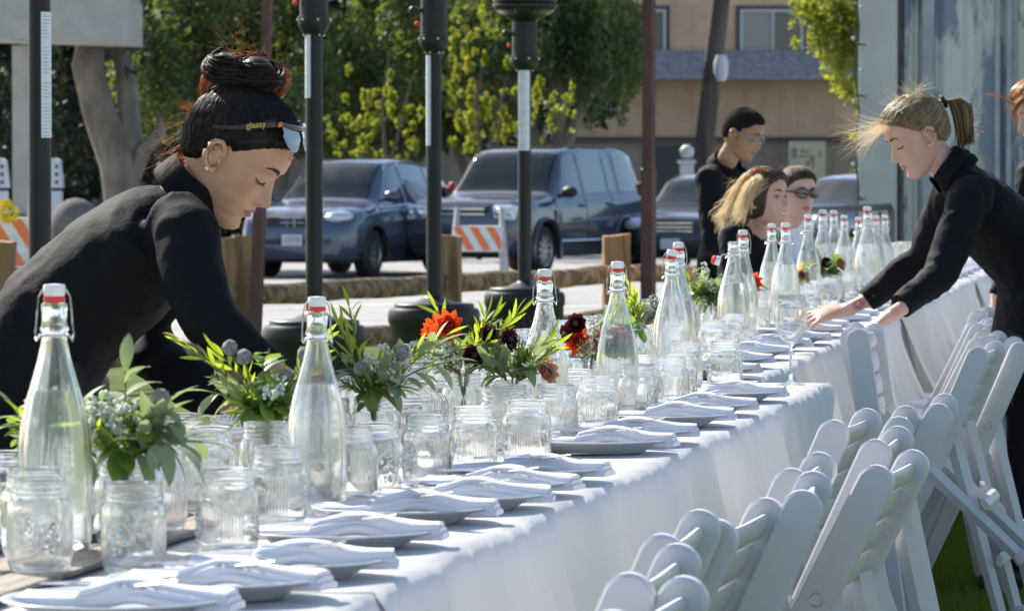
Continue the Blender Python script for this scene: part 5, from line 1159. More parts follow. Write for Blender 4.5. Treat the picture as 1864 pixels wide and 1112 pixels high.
class Person:
    def __init__(s, label, base, headc, fwd, sk, roll=0, hs=1., opts=None):
        s.base = Vector(base); s.t = thing('person', label, 'person', base); s.H = Matrix.Translation(headc) @ (frame_from(fwd, roll)*hs).to_4x4(); s.o = opts or {}; s.sk = sk; s.lim = MB(); s.ex = MB()
    def h(s, x, y, z): return s.H @ Vector((x, y, z))
    def body(s, voxel=.006):
        hm = head_mb(s.o); me = hm.mesh('h', [M['skin'+s.sk], M['lip'+s.sk]], True, 180)
        import bmesh
        low = remesh(s.lim, voxel, 6, .5, 'low', [M['skin'+s.sk], M['lip'+s.sk]])
        bm = bmesh.new(); me.transform(s.H); bm.from_mesh(me); bm.from_mesh(low); bmesh.ops.remove_doubles(bm, verts=bm.verts, dist=1e-5); out = bpy.data.meshes.new('body'); bm.to_mesh(out); bm.free()
        out.materials.append(M['skin'+s.sk]); out.materials.append(M['lip'+s.sk]); out.polygons.foreach_set('use_smooth', [True]*len(out.polygons)); rel(out, s.base); return link('body', out, s.t)
    def part(s, name, mb, mt, angle=60, parent=None, H=False):
        if H: mb.v = [tuple(s.H @ Vector(v)) for v in mb.v]
        me = mb.mesh(name, M[mt], True, angle); rel(me, s.base); return link(name, me, parent or s.t)
    def cloth(s, name, mb, mt, voxel=.009, sm=8, wr=(.004, 14), parent=None):
        me = remesh(mb, voxel, sm, .5, name, [M[mt]])
        if wr: wrinkle(me, wr[0], wr[1], len(s.t.name))
        rel(me, s.base); return link(name, me, parent or s.t)
    def cuff(s, prs, r, par):
        for a, b in prs:
            d = (b-a).normalized(); m = MB(); m.tube([b-d*.055, b-d*.05, b+d*.004, b+d*.006], [r*1.06, r*1.14, r*1.08, r*.98], 24); m.tube([b-d*.050+Vector((0, 0, 0)), b-d*.046], [r*1.17, r*1.17], 24); s.part('cuff', m, 'black', 40, par)
            q = MB(); q.ball(b-d*.02+Vector((0, -r*1.1, 0)), .0055, 8); s.part('button', q, 'plastic', 60, par)
    def eyes(s, closed=True, brow='lash', z0=.0):
        for sd in (1, -1):
            m = MB(); o = s.o
            m.tube([front(sd*y, z, o, .0008) for y, z in ((.010, .021), (.018, .027), (.028, .0305), (.038, .031), (.047, .026))], [(.0010, .0026), (.0013, .0038), (.0013, .0036), (.001, .0028), (.0006, .001)], 8, ref=(1, 0, 0)); s.part('eyebrow', m, brow, 180, H=True)
            m = MB()
            if closed:
                m.tube([front(sd*y, z, o, .0012) for y, z in ((.018, -.001), (.024, -.0045), (.031, -.006), (.038, -.0045), (.044, .000))], [.0007, .0013, .0016, .0016, .0009], 6, ref=(1, 0, 0))
                for k in range(9):
                    y = .022+.0028*k; p = front(sd*y, -.0045, o, .001); m.tube([p, p+Vector((.006, sd*.001, -.004))], [.0005, .0002], 4)
                s.part('eyelashes', m, 'lash', 180, H=True)
            else:
                c = front(sd*.031, .003, o, -.0095); m.ball(c, .0122, 20); e = s.part('eye', m, 'eye', 180, H=True); m = MB(); m.ball(c+Vector((.0062, 0, -.0005)), .0075, 14); s.part('iris', m, 'iris', 180, e, H=True)
                m = MB(); m.tube([front(sd*y, z, o, .0018) for y, z in ((.018, .003), (.024, .0085), (.031, .010), (.038, .008), (.045, .003))], [.0008, .0015, .0017, .0016, .001], 6, ref=(1, 0, 0)); s.part('eyelashes', m, 'lash', 180, H=True)
    def cap(s, mt, line, T_=.012, name='hair', seed=0):
        zs = np.linspace(-.085, .1149, 90); NT = 130; P = []
        for z in zs:
            row = []
            for j in range(NT):
                th = 2*math.pi*j/NT; p = hsurf(z, th, s.o); mk = line(p); t = T_*min(1, max(-.5, mk/.016)); row.append(hsurf(z, th, s.o, t-.001+.0008*math.sin(th*37+z*30)))
            P.append(row)
        m = MB(); m.grid(P, wrap=True); m.add(P[-1], [tuple(range(NT))]); s.capmb = MB(); s.capmb.v = list(m.v); s.capmb.f = list(m.f)
        s.bvh = BVHTree.FromPolygons([tuple(v) for v in m.v], m.f); return s.part(name, m, mt, 180, H=True)
    def onhead(s, d, lift=0.):
        d = Vector(d).normalized(); hit = s.bvh.ray_cast(d*.3+Vector((-.01, 0, .02)), -d); p = hit[0] if hit[0] else d*.1; return p+d*lift
    def strands(s, n, starts, end, mt, name, r=.0012, lift=.002, rg=None, parent=None):
        rg = rg or random.Random(4); m = MB(); e = Vector(end).normalized()
        for i in range(n):
            a = Vector(starts(rg)).normalized(); pts = [s.onhead(a.lerp(e, k/11).normalized()+Vector((rg.uniform(-.012, .012),)*3), lift+rg.uniform(-.0015, .0012)) for k in range(12)]; m.tube(pts, r*rg.uniform(.7, 1.6), 4)
        return s.part(name, m, mt, 180, parent, H=True)
    def wisps(s, n, roots, dirf, ln, mt, name, r=.0005, curl=1., rg=None, parent=None):
        rg = rg or random.Random(9); m = MB()
        for i in range(n):
            p = Vector(roots(rg)); d = Vector(dirf(rg)).normalized(); a = rg.uniform(0, 6.28); cu = Vector((math.cos(a), rg.uniform(-.5, .5), math.sin(a)))*curl*rg.uniform(.2, 1.); L_ = ln*rg.uniform(.4, 1.2); pts = [p]; k = 9
            for j in range(k):
                d = (d+cu*.9/k+Vector((rg.uniform(-.06, .06), rg.uniform(-.06, .06), rg.uniform(-.06, .06)))).normalized(); pts.append(pts[-1]+d*L_/k)
            m.tube(pts, [r*(1-.7*j/k) for j in range(k+1)], 4)
        return s.part(name, m, mt, 180, parent)
    def collar(s, c, ax, front_dir, r0=.062, r1=.072, h=.04, mt='black', parent=None, gap=.35, fold=True):
        ax = Vector(ax).normalized(); fd = Vector(front_dir); fd = (fd-ax*fd.dot(ax)).normalized(); sd = ax.cross(fd); P = []; n = 50
        for prof in ((r0, 0), (r0*.97, h*.6), (r0*.97, h), (r0*1.03, h*1.08), (r0*1.12, h*.9), (r1*1.18, h*.15), (r1*1.2, -.005), (r1*1.14, -.008), (r0*1.06, h*.5), (r0*1.02, 0)):
            row = []
            for i in range(n+1):
                a = gap+(2*math.pi-2*gap)*i/n; drop = .35*h*math.exp(-((min(i, n-i)/n)/.08)**2)*(1 if prof[1] < h*.3 else .3); flare = 1+.06*math.exp(-((min(i, n-i)/n)/.1)**2); row.append(Vector(c)+(fd*math.cos(a)*.95+sd*math.sin(a))*prof[0]*flare+ax*(prof[1]-drop))
            P.append(row)
        m = MB(); m.grid(P+[P[0]]); return s.part('collar', m, mt, 70, parent)
# hairlines: positive where hair grows
def line_up(p):        # swept up hair
    hx = np.interp(p[0], [-.11, -.06, -.035, -.02, .0, .012, .03, .05, .07, .085, .10], [-.060, -.055, -.040, -.012, .020, .014, .030, .050, .066, .074, .080]); return p[2]-hx
def line_short(p):
    hx = np.interp(p[0], [-.11, -.06, -.035, -.02, .0, .014, .02, .05, .062, .075, .10], [-.050, -.045, -.030, -.005, .012, .005, .03, .046, .064, .070, .074]); return p[2]-hx
def line_long(p):      # loose hair framing the face and covering the ears
    hx = np.interp(p[0], [-.11, -.02, .02, .036, .046, .058, .070, .082, .10], [-.085, -.085, -.075, -.045, .0, .036, .058, .072, .082]); return p[2]-hx+.004*math.sin(p[1]*160)
# ---------------------------------------------------------------- woman bending over the table at left
DA = 8.0
A = Person('woman in black with dark hair in a high bun, bending over the table at left', (-1.08, 8.1, 0), Q(428, 281, DA), (.77, -.20, -.63), 'A', hs=1.0)
hips = Q(5, 690, 8.07); kneeN, kneeF = Vector((-.86, 7.97, .47)), Vector((-.95, 8.25, .48)); 
neckb = Q(352, 352, 8.03); c1 = Q(300, 425, 8.04); c2 = Q(215, 490, 8.05); c3 = Q(110, 582, 8.06)
shN, elN, wrN = Q(340, 428, 7.87), Q(383, 590, 7.79), Q(478, 662, 7.80); shF, elF, wrF = Q(338, 418, 8.23), Q(268, 640, 8.27), Q(405, 735, 8.24)
m = A.lim
m.tube([A.h(-.012, 0, -.03), A.h(-.02, 0, -.075), A.h(-.03, 0, -.12), neckb+Vector((.0, 0, -.02)), c1], [.050, .050, .051, .052, .05], 20)
m.tube([neckb, c1, c2, c3, hips], [(.06, .045), (.12, .06), (.13, .08), (.13, .09), (.14, .10)], 20, ref=(0, 1, 0))
for a, b, c in ((shN, elN, wrN), (shF, elF, wrF)): m.tube([a, a.lerp(b, .5), b, b.lerp(c, .5), c], [.042, .036, .033, .028, .022], 12)
for dy, kn in ((-.09, kneeN), (.09, kneeF)): m.tube([hips+Vector((0, dy, 0)), kn, kn+Vector((-.05, 0, -.4))], [.075, .05, .035], 12); m.tube([kn+Vector((-.06, 0, -.41)), kn+Vector((.06, 0, -.43))], [(.03, .035), (.02, .035)], 10)
hand_mb(m, wrN, (.75, -.05, -.55), (.4, -.3, .7), 1, (.4, .5, .4)); hand_mb(m, wrF, (.85, -.1, -.25), (.2, 0, 1), -1, (.4, .5, .4))
A.body(.005)
m = MB(); up = Vector((0, 0, 1))
m.tube([neckb+Vector((-.02, 0, -.03)), neckb.lerp(c1, .35)+Vector((-.035, 0, -.02)), c1+Vector((-.02, 0, -.005)), c2, c3, hips+Vector((.05, 0, .02)), hips+Vector((-.1, 0, -.08))], [(.07, .05), (.135, .075), (.185, .105), (.172, .122), (.16, .125), (.165, .13), (.17, .14)], 28, ref=(0, 1, 0))
m.tube([shN+Vector((-.03, .05, .03)), shN, shN.lerp(elN, .5)+Vector((-.01, 0, 0)), elN, elN.lerp(wrN, .5), wrN+Vector((-.012, 0, .008))], [.06, .064, .060, .052, .044, .034], 18)
m.tube([shF+Vector((-.02, -.05, .02)), shF, shF.lerp(elF, .5), elF, elF.lerp(wrF, .5), wrF], [.07, .07, .064, .060, .055, .040], 18)
nx_ = A.h(-.03, 0, -.10)-neckb; m.tube([neckb-nx_*.5, neckb, neckb+nx_*.45], [.085, .070, .064], 20); sh_ = A.cloth('shirt', m, 'black', .007, 14, (.0045, 11)); A.cuff([(elN, wrN), (elF, wrF)], .034, sh_)
A.collar(neckb.lerp(A.h(-.03, 0, -.12), .25), A.h(-.03, 0, -.10)-neckb+Vector((.03, 0, .02)), (.6, -.12, -.7), .066, .070, .042, parent=sh_, gap=.5)
m = MB()
for dy, kn in ((-.09, kneeN), (.09, kneeF)): m.tube([hips+Vector((.03, dy*.7, .03)), hips+Vector((0, dy, -.08)), kn, kn+Vector((-.05, 0, -.40))], [.12, .115, .075, .06], 18)
m.tube([hips+Vector((.08, 0, .04)), hips+Vector((-.06, 0, -.06))], [(.165, .13), (.18, .15)], 24, ref=(0, 1, 0)); A.cloth('trousers', m, 'black', .012, 6, (.005, 9))
m = MB(); P = [[Vector((hips[0]+.05+x, hips[1]-.02+y, z)) for x, y, z in ((.115-.02*abs(v), v*.20, hips[2]+.04-.62*s_+0) for v in np.linspace(-1, 1, 16))] for s_ in np.linspace(0, 1, 20)]
for i, r_ in enumerate(P):
    for j, p in enumerate(r_): p[0] += .012*math.sin(j*1.1+i*.15)*(i/20)+.05*min(1, i/8)
m.grid(P+[[p-Vector((.006, 0, 0)) for p in r_] for r_ in P[::-1]]); A.part('apron', m, 'black', 180)
for kn in (kneeN, kneeF):
    m = MB(); m.tube([kn+Vector((-.12, 0, -.44)), kn+Vector((-.03, 0, -.425)), kn+Vector((.06, 0, -.44)), kn+Vector((.12, 0, -.45))], [(.04, .038), (.045, .042), (.03, .044), (.015, .03)], 14); A.part('shoe', m, 'plastic')
A.eyes(True)
A.cap('hairA', line_up, .013)
def st(rg):
    a = rg.uniform(-math.pi, math.pi); z = .0
    for z in np.linspace(-.06, .1, 60):
        p = hsurf(z, a, {});
        if line_up(p) > .003: break
    return p-Vector((-.01, 0, .02))
A.strands(700, st, (-.55, 0, .84), 'hairA', 'combed_hair', .0006, .0006)
bc = Vector((-.074, 0, .119)); m = MB(); m.tube([Vector((-.050, 0, .075)), Vector((-.064, 0, .098)), bc], [.040, .032, .034], 16)
rg = random.Random(2); fwdx = Matrix.Rotation(R(-35), 3, 'Y')
m.ball(bc+Vector((.018, .0, .022)), (.036, .036, .030), 20); m.ball(bc+Vector((-.036, .0, -.002)), (.028, .032, .024), 20)
for k in range(80):
    ph = rg.uniform(0, 6.28); til = rg.uniform(-.5, .5); rr = rg.uniform(.034, .046); pts = []
    cc = bc+(Vector((.016, 0, .020)) if k % 2 else Vector((-.03, 0, .0)))
    for q in np.linspace(0, 4.5, 18): v = Vector((rr*math.cos(q+ph), rr*.9*math.sin(q+ph)*math.cos(til), rr*.95*math.sin(q+ph)*math.sin(til)+.020*math.sin(q*1.5+ph))); pts.append(cc+v)
    m.tube(pts, [.0017*math.sin(math.pi*(j+.5)/18)+.0008 for j in range(18)], 6)
for k in range(230):
    ph = rg.uniform(0, 6.28); til = rg.uniform(-.7, .7); rr = rg.uniform(.030, .043); cc = bc+(Vector((.017, 0, .021)) if k % 2 else Vector((-.034, 0, .0))); fl = rg.uniform(.3, 1)
    m.tube([cc+Vector((rr*math.cos(q+ph), rr*.95*math.sin(q+ph)*math.cos(til), (rr*.92*math.sin(q+ph)*math.sin(til)+.026*math.cos(q*.8+ph)*fl))) for q in np.linspace(0, 2.8, 12)], [.0011]*11+[.0003], 4)
A.part('bun', m, 'hairA', 180, H=True)
def bundle(P_, ctrl, n, sp, r, mt, name, D, seed=1, rr=.0005):
    rg = random.Random(seed); m = MB(); cs_ = [Q(x, y, D) for x, y in ctrl]; k = len(cs_)
    for i in range(n):
        o1 = Vector((rg.gauss(0, sp), rg.gauss(0, sp*1.5), rg.gauss(0, sp))); o2 = Vector((rg.gauss(0, sp), rg.gauss(0, sp), rg.gauss(0, sp)))*1.6; pts = []
        e = rg.uniform(.55, 1.); s0 = rg.uniform(0, .25)
        for j in range(16):
            t = s0+(e-s0)*j/15; q = t*(k-1); a = min(int(q), k-2); u = q-a; p0 = cs_[max(a-1, 0)]; p1 = cs_[a]; p2 = cs_[a+1]; p3 = cs_[min(a+2, k-1)]
            p = .5*((2*p1)+(p2-p0)*u+(2*p0-5*p1+4*p2-p3)*u*u+(3*p1-p0-3*p2+p3)*u**3); pts.append(p+o1*(1-t)*.6+o2*t+Vector((math.sin(t*14+i), 0, math.cos(t*11+i)))*.0012)
        m.tube(pts, [rr*rg.uniform(.8, 1.6)*(1.1-.8*j/15) for j in range(16)], 4)
    return P_.part(name, m, mt, 180)
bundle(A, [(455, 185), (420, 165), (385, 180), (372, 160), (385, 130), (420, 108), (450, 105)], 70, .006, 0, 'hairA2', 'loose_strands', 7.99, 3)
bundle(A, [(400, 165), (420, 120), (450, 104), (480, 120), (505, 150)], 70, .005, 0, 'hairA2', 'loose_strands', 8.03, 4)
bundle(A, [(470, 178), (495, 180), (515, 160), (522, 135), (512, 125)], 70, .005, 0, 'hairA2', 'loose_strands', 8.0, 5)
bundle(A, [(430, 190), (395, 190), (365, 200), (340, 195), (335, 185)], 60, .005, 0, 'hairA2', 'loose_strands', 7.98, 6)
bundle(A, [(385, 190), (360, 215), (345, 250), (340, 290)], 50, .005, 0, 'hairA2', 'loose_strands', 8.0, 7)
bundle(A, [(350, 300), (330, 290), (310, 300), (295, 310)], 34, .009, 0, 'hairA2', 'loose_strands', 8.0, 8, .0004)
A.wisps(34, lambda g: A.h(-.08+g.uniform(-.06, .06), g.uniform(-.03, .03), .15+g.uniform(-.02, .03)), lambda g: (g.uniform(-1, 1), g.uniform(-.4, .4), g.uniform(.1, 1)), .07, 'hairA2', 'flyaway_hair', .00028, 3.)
A.wisps(26, lambda g: A.h(.088, g.uniform(-.03, .03), .07+g.uniform(-.01, .01)), lambda g: (1, g.uniform(-.4, .4), g.uniform(-1, .8)), .022, 'hairA', 'flyaway_hair', .00035, 2.5)
A.wisps(26, lambda g: A.h(-.09+g.uniform(-.02, .02), g.uniform(-.04, .04), -.03+g.uniform(-.03, .06)), lambda g: (-1, g.uniform(-.4, .4), g.uniform(-.8, .4)), .07, 'hairA2', 'flyaway_hair', .0004, 2.)
# sunglasses pushed up on the head
sg_ = MB()
for sd in (1, -1): sg_.tube([Vector((-.040, sd*.0875, .030)), Vector((-.01, sd*.090, .052)), Vector((.030, sd*.084, .090)), Vector((.046, sd*.074, .106))], [(.0035, .0018), (.004, .0018), (.006, .002), (.0075, .0025)], 8, ref=(-.6, 0, .8))
fr = [Vector((.048+.022*math.cos(y/.078*1.45), y, .108+.006*math.cos(y/.078*1.5))) for y in np.linspace(-.074, .074, 17)]
sg_.tube(fr, [(.0045, .003)]*17, 8, ref=(-.5, 0, .8)); sg = A.part('sunglasses', sg_, 'frameB', 60, H=True)
for sd in (1, -1):
    m = MB(); P = []
    for i in range(13):
        y = sd*(.008+.060*i/12); h_ = .040*math.sin(math.pi*min(.97, (i+.8)/13.5))**.45; b = Vector((.050+.023*math.cos(y/.078*1.45), y, .108)); dn = Vector((.70, 0, -.72)); P.append([b+dn*(h_*j/6)+Vector((.003*math.sin(math.pi*j/6), 0, 0)) for j in range(7)])
    m.grid(P); A.part('lens', m, 'bluelens', 180, sg, H=True)
tx = text('glassy', .0155, 'gold', 'lettering', sg, (0, 0, 0), (0, 0, 0), .0004)
xa = (A.h(.046, -.074, .106)-A.h(-.01, -.090, .052)).normalized(); na_ = (A.H.to_3x3() @ Vector((.05, -1, 0))).normalized(); ya = na_.cross(xa).normalized()
tx.matrix_basis = Matrix.Translation(A.h(.022, -.0895, .0835)-A.base) @ Matrix((xa, ya, xa.cross(ya))).transposed().to_4x4()
m = MB(); m.ball(Vector((.053, -.074, .109)), (.004, .004, .006), 10); A.part('frame_tip', m, 'orange_dot', 180, sg, H=True)
m = MB(); m.ball(Vector((-.004, -.087, -.036)), .0036, 12); A.part('earring', m, 'pearl', 180, H=True)
# ---------------------------------------------------------------- woman with ponytail reaching over the table at right
DB = 13.6
B = Person('blond woman in black with a ponytail reaching over the table at right', (1.62, 13.6, 0), Q(1669, 246, DB), (-.85, -.22, -.47), 'B', hs=1.0)
neckb = Q(1738, 312, 13.62); c1 = Q(1768, 372, 13.64); c2 = Q(1828, 425, 13.66); c3 = Q(1872, 480, 13.68); hips = Q(1890, 560, 13.7)
shN, elN, wrN = Q(1762, 365, 13.40), Q(1712, 500, 13.30), Q(1650, 556, 13.2); shF, elF, wrF = Q(1738, 350, 13.88), Q(1680, 470, 13.95), Q(1585, 543, 13.95)
anN, anF = Vector((1.585, 13.45, .06)), Vector((1.66, 13.85, .06))
m = B.lim
m.tube([B.h(-.012, 0, -.03), B.h(-.02, 0, -.075), B.h(-.03, 0, -.12), neckb, c1], [.050, .051, .051, .052, .05], 20)
m.tube([neckb, c1, c2, c3, hips], [(.06, .045), (.12, .06), (.13, .08), (.125, .09), (.14, .10)], 20, ref=(0, 1, 0))
m.tube([shN, elN, elN.lerp(wrN, .5), wrN], [.04, .034, .031, .024], 12); m.tube([shF, elF, elF.lerp(wrF, .5), wrF], [.04, .034, .031, .024], 12)
for dy, an in ((-.09, anN), (.09, anF)): m.tube([hips+Vector((0, dy, 0)), (hips+Vector((0, dy, 0))).lerp(an, .5), an], [.08, .055, .035], 12); m.tube([an+Vector((.06, 0, -.02)), an+Vector((-.12, 0, -.035))], [(.03, .035), (.02, .035)], 10)
hw = Q(1612, 580, 13.15); m.tube([wrN, hw], [.024, .022], 12); hand_mb(m, hw, (-.80, -.05, -.58), (-.5, -.2, .85), 1, (.55, .6, .5), .1, .95, 1.)
hf = Q(1540, 565, 13.95); m.tube([wrF, hf], [.024, .021], 12); hand_mb(m, hf, (-.97, 0, -.18), (-.1, -.5, .85), 1, (.18, .3, .3), .16, .95, .3)
B.body(.0045)
m = MB(); wp = Q(1562, 553, 13.95)+Vector((0, -.031, .0))
for k in range(14):
    a = k/14*6.283; m.box((wp[0]+.017*math.cos(a), wp[1]-.0, wp[2]+.0165*math.sin(a)), (.009, .003, .0018), Matrix.Rotation(-a, 3, 'Y'))
m.tube([wp+Vector((.0105*math.cos(a), .001, .0105*math.sin(a))) for a in np.linspace(0, 6.28, 20)], .0014, 5, caps=False); tt_ = B.part('tattoo', m, 'seam', 60); m = MB(); m.ball(wp, (.005, .0025, .005), 10); B.part('tattoo_centre', m, 'orange_dot', 60, tt_)
m = MB()
m.tube([neckb+Vector((.015, 0, -.02)), neckb.lerp(c1, .4)+Vector((.03, 0, -.015)), c1+Vector((.01, 0, 0)), c2, c3, hips+Vector((0, 0, .05)), hips+Vector((.0, 0, -.06))], [(.07, .055), (.14, .085), (.19, .115), (.172, .125), (.15, .115), (.165, .12), (.175, .13)], 28, ref=(0, 1, 0))
cfN, cfF = Q(1642, 556, 13.2), Q(1580, 545, 13.95)
m.tube([shN+Vector((.03, .05, .02)), shN, shN.lerp(elN, .5), elN, elN.lerp(cfN, .5), cfN], [.07, .070, .062, .054, .045, .036], 18)
m.tube([shF+Vector((.03, -.05, .02)), shF, shF.lerp(elF, .5), elF, elF.lerp(cfF, .5), cfF], [.08, .08, .068, .058, .048, .036], 18)
nx_ = B.h(-.03, 0, -.10)-neckb; m.tube([neckb-nx_*.5, neckb, neckb+nx_*.3], [.085, .072, .064], 20); sh_ = B.cloth('shirt', m, 'black', .008, 10, (.007, 12)); B.cuff([(elN, cfN), (elF, cfF)], .036, sh_); B.collar(neckb.lerp(B.h(-.03, 0, -.12), .2), B.h(-.03, 0, -.10)-neckb, (-.6, -.1, -.7), .065, .070, .04, parent=sh_, gap=.5)
m = MB()
for dy, an in ((-.09, anN), (.09, anF)): m.tube([hips+Vector((0, dy*.8, .03)), hips+Vector((0, dy, -.12)), (hips+Vector((0, dy, 0))).lerp(an, .55), an+Vector((0, 0, .02))], [.12, .118, .085, .075], 18)
m.tube([hips+Vector((0, 0, .08)), hips+Vector((0, 0, -.10))], [(.165, .12), (.19, .15)], 24, ref=(0, 1, 0)); B.cloth('trousers', m, 'black', .012, 6, (.007, 9))
for an in (anN, anF):
    m = MB(); m.tube([an+Vector((.09, 0, -.025)), an+Vector((.0, 0, -.015)), an+Vector((-.10, 0, -.028)), an+Vector((-.16, 0, -.035))], [(.034, .036), (.045, .042), (.03, .044), (.018, .03)], 14); B.part('shoe', m, 'plastic')
B.eyes(True, 'hairD'); B.cap('hairB', line_up, .012)
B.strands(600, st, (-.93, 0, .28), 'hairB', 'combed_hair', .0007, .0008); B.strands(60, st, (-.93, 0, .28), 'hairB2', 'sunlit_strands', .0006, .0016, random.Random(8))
pb = Vector((-.125, 0, .050)); m = MB(); rg = random.Random(3)
m2 = MB(); m2.tube([pb+Vector((.012*math.cos(a)*.3, .017*math.cos(a), .017*math.sin(a))) for a in np.linspace(0, 6.28, 16)], .006, 8, caps=False); B.part('hair_tie', m2, 'lash', 180, H=True)
for k in range(130):
    a = rg.uniform(0, 6.28); q = rg.uniform(0, 1)**.5; oy, oz = .022*q*math.cos(a), .022*q*math.sin(a)
    pts = [Vector((-.100, oy*.5, .052+oz*.5)), Vector((-.125, oy*.5, .050+oz*.5)), Vector((-.158+oz*.9, oy*1.3, .040+oz*.3)), Vector((-.165+oz*1.6, oy*1.7, .0)), Vector((-.150+oz*1.5, oy*1.6, -.045)), Vector((-.125+oz*1.2+rg.uniform(-.006, .006), oy*1.3, -.085-rg.uniform(0, .03)))]
    m.tube(pts, [.002, .0025, .003, .003, .0024, .0008], 5)
B.part('ponytail', m, 'hairB', 180, H=True)
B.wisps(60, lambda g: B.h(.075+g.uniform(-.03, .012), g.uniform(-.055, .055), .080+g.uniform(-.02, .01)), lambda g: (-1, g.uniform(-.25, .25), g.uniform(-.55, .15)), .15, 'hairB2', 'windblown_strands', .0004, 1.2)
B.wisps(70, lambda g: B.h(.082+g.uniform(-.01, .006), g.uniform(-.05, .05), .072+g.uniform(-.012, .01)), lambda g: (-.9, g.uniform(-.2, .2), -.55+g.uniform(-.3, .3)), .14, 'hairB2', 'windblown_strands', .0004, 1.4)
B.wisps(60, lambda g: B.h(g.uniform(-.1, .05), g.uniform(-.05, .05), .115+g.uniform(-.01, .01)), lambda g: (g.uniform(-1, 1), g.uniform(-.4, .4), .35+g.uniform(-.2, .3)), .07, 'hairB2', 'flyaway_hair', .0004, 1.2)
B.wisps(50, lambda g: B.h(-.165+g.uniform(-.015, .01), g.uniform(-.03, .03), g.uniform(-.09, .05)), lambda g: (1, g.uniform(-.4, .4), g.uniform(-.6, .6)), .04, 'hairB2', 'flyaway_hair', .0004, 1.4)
# ---------------------------------------------------------------- generic standing / seated helper
def figure(label, D, headpx, fwd, sk, hs, sh, hip, arms, mt, seated=False, roll=0, opts=None, voxel=.009, pants='black'):
    hc = Q(*headpx, D); base = Vector((hip[0], hip[1], 0)); P_ = Person(label, base, hc, fwd, sk, roll, hs, opts); m = P_.lim
    shm = (Vector(sh[0])+Vector(sh[1]))/2; ac = (Vector(sh[0])-Vector(sh[1])).normalized(); hip = Vector(hip); nb = shm+Vector((0, 0, .05))
    m.tube([P_.h(-.012, 0, -.03), P_.h(-.02, 0, -.075), P_.h(-.03, 0, -.12), nb, shm+Vector((0, 0, -.06))], [.050, .050, .051, .052, .05], 18)
    m.tube([nb, shm.lerp(hip, .3), shm.lerp(hip, .7), hip], [(.06, .045), (.13, .08), (.12, .085), (.14, .10)], 18, ref=ac)
    for S_, E_, W_, hd, hn in arms:
        m.tube([S_, E_, Vector(E_).lerp(Vector(W_), .5), W_], [.038, .033, .03, .023], 12); hand_mb(m, W_, hd, hn, 1, (.3, .4, .3))
    fwdb = Vector((ac[1], -ac[0], 0)); fwdb = fwdb if fwdb.dot(Vector(fwd)) > 0 else -fwdb
    legs = []
    for s in (1, -1):
        h0 = hip+ac*.09*s
        if seated: kn = h0+fwdb*.42+Vector((0, 0, .02)); an = kn+Vector((0, 0, -kn[2]+.08))+fwdb*.03
        else: an = Vector((h0[0], h0[1], .08)); kn = h0.lerp(an, .5)+fwdb*.02
        legs.append((h0, kn, an)); m.tube([h0, kn, an], [.08, .055, .035], 12); m.tube([an+Vector((0, 0, -.04))-fwdb*.05, an+fwdb*.13+Vector((0, 0, -.05))], [(.03, .03), (.02, .035)], 10)
    P_.body(.0065)
    m = MB(); m.tube([nb+Vector((0, 0, -.015)), shm+Vector((0, 0, .0)), shm.lerp(hip, .25), shm.lerp(hip, .6), shm.lerp(hip, .85), hip+Vector((0, 0, -.04))], [(.075, .06), (.15, .085), (.175, .115), (.15, .105), (.155, .11), (.17, .12)], 24, ref=ac)
    for S_, E_, W_, hd, hn in arms:
        S_, E_, W_ = Vector(S_), Vector(E_), Vector(W_); m.tube([S_.lerp(shm, .25), S_, S_.lerp(E_, .5), E_, E_.lerp(W_, .5), E_.lerp(W_, .95)], [.068, .068, .058, .05, .043, .035], 16)
    nx_ = P_.h(-.03, 0, -.11)-nb; m.tube([nb-nx_*.6, nb, nb+nx_*.35], [.085, .072, .064], 16)
    s_ = P_.cloth('shirt', m, mt, voxel, 8, (.007, 12)); P_.collar(nb, P_.h(-.03, 0, -.11)-nb, fwd, .066, .075, .045, mt, s_, gap=.45)
    m = MB()
    for h0, kn, an in legs: m.tube([h0+Vector((0, 0, .04)), h0.lerp(kn, .3), kn, an], [.11, .105, .075, .06], 16)
    m.tube([hip+Vector((0, 0, .08)), hip+Vector((0, 0, -.06))], [(.165, .12), (.18, .14)], 22, ref=ac); P_.cloth('trousers', m, pants, .012, 6, (.006, 9))
    for h0, kn, an in legs:
        m = MB(); m.tube([an+Vector((0, 0, -.04))-fwdb*.09, an+Vector((0, 0, -.035)), an+fwdb*.10+Vector((0, 0, -.05)), an+fwdb*.17+Vector((0, 0, -.058))], [(.036, .036), (.042, .042), (.03, .044), (.016, .03)], 14, ref=(0, 0, 1)); P_.part('shoe', m, 'plastic')
    return P_
# man with glasses
D = 20.6
Cx = figure('man in black shirt with short black hair and clear glasses standing behind the table', D, (1352, 244), (.80, -.42, -.34), 'C', 1.0,
            (Q(1290, 322, 20.5), Q(1345, 325, 20.85)), (Q(1322, 540, 20.7)[0], 20.7, .86),
            [(Q(1290, 322, 20.5), Q(1297, 440, 20.42), Q(1335, 500, 20.3), (.8, -.2, -.4), (0, 0, 1)), (Q(1345, 325, 20.85), Q(1350, 440, 20.9), Q(1385, 500, 20.8), (.8, -.2, -.4), (0, 0, 1))], 'black')
Cx.eyes(True); Cx.cap('hairC', line_short, .009)
m = MB()
for sd in (1, -1):
    c = front(sd*.033, .000, Cx.o, .014); m.tube([c+Vector((-.12*(.024*math.cos(a))**2*10, .024*math.cos(a), .017*math.sin(a))) for a in np.linspace(0, 6.283, 26)], .0017, 6, caps=False); m.tube([c+Vector((-.003, sd*.024, .006)), Vector((.05, sd*.083, .010)), Vector((-.005, sd*.082, .012))], .0022, 6)
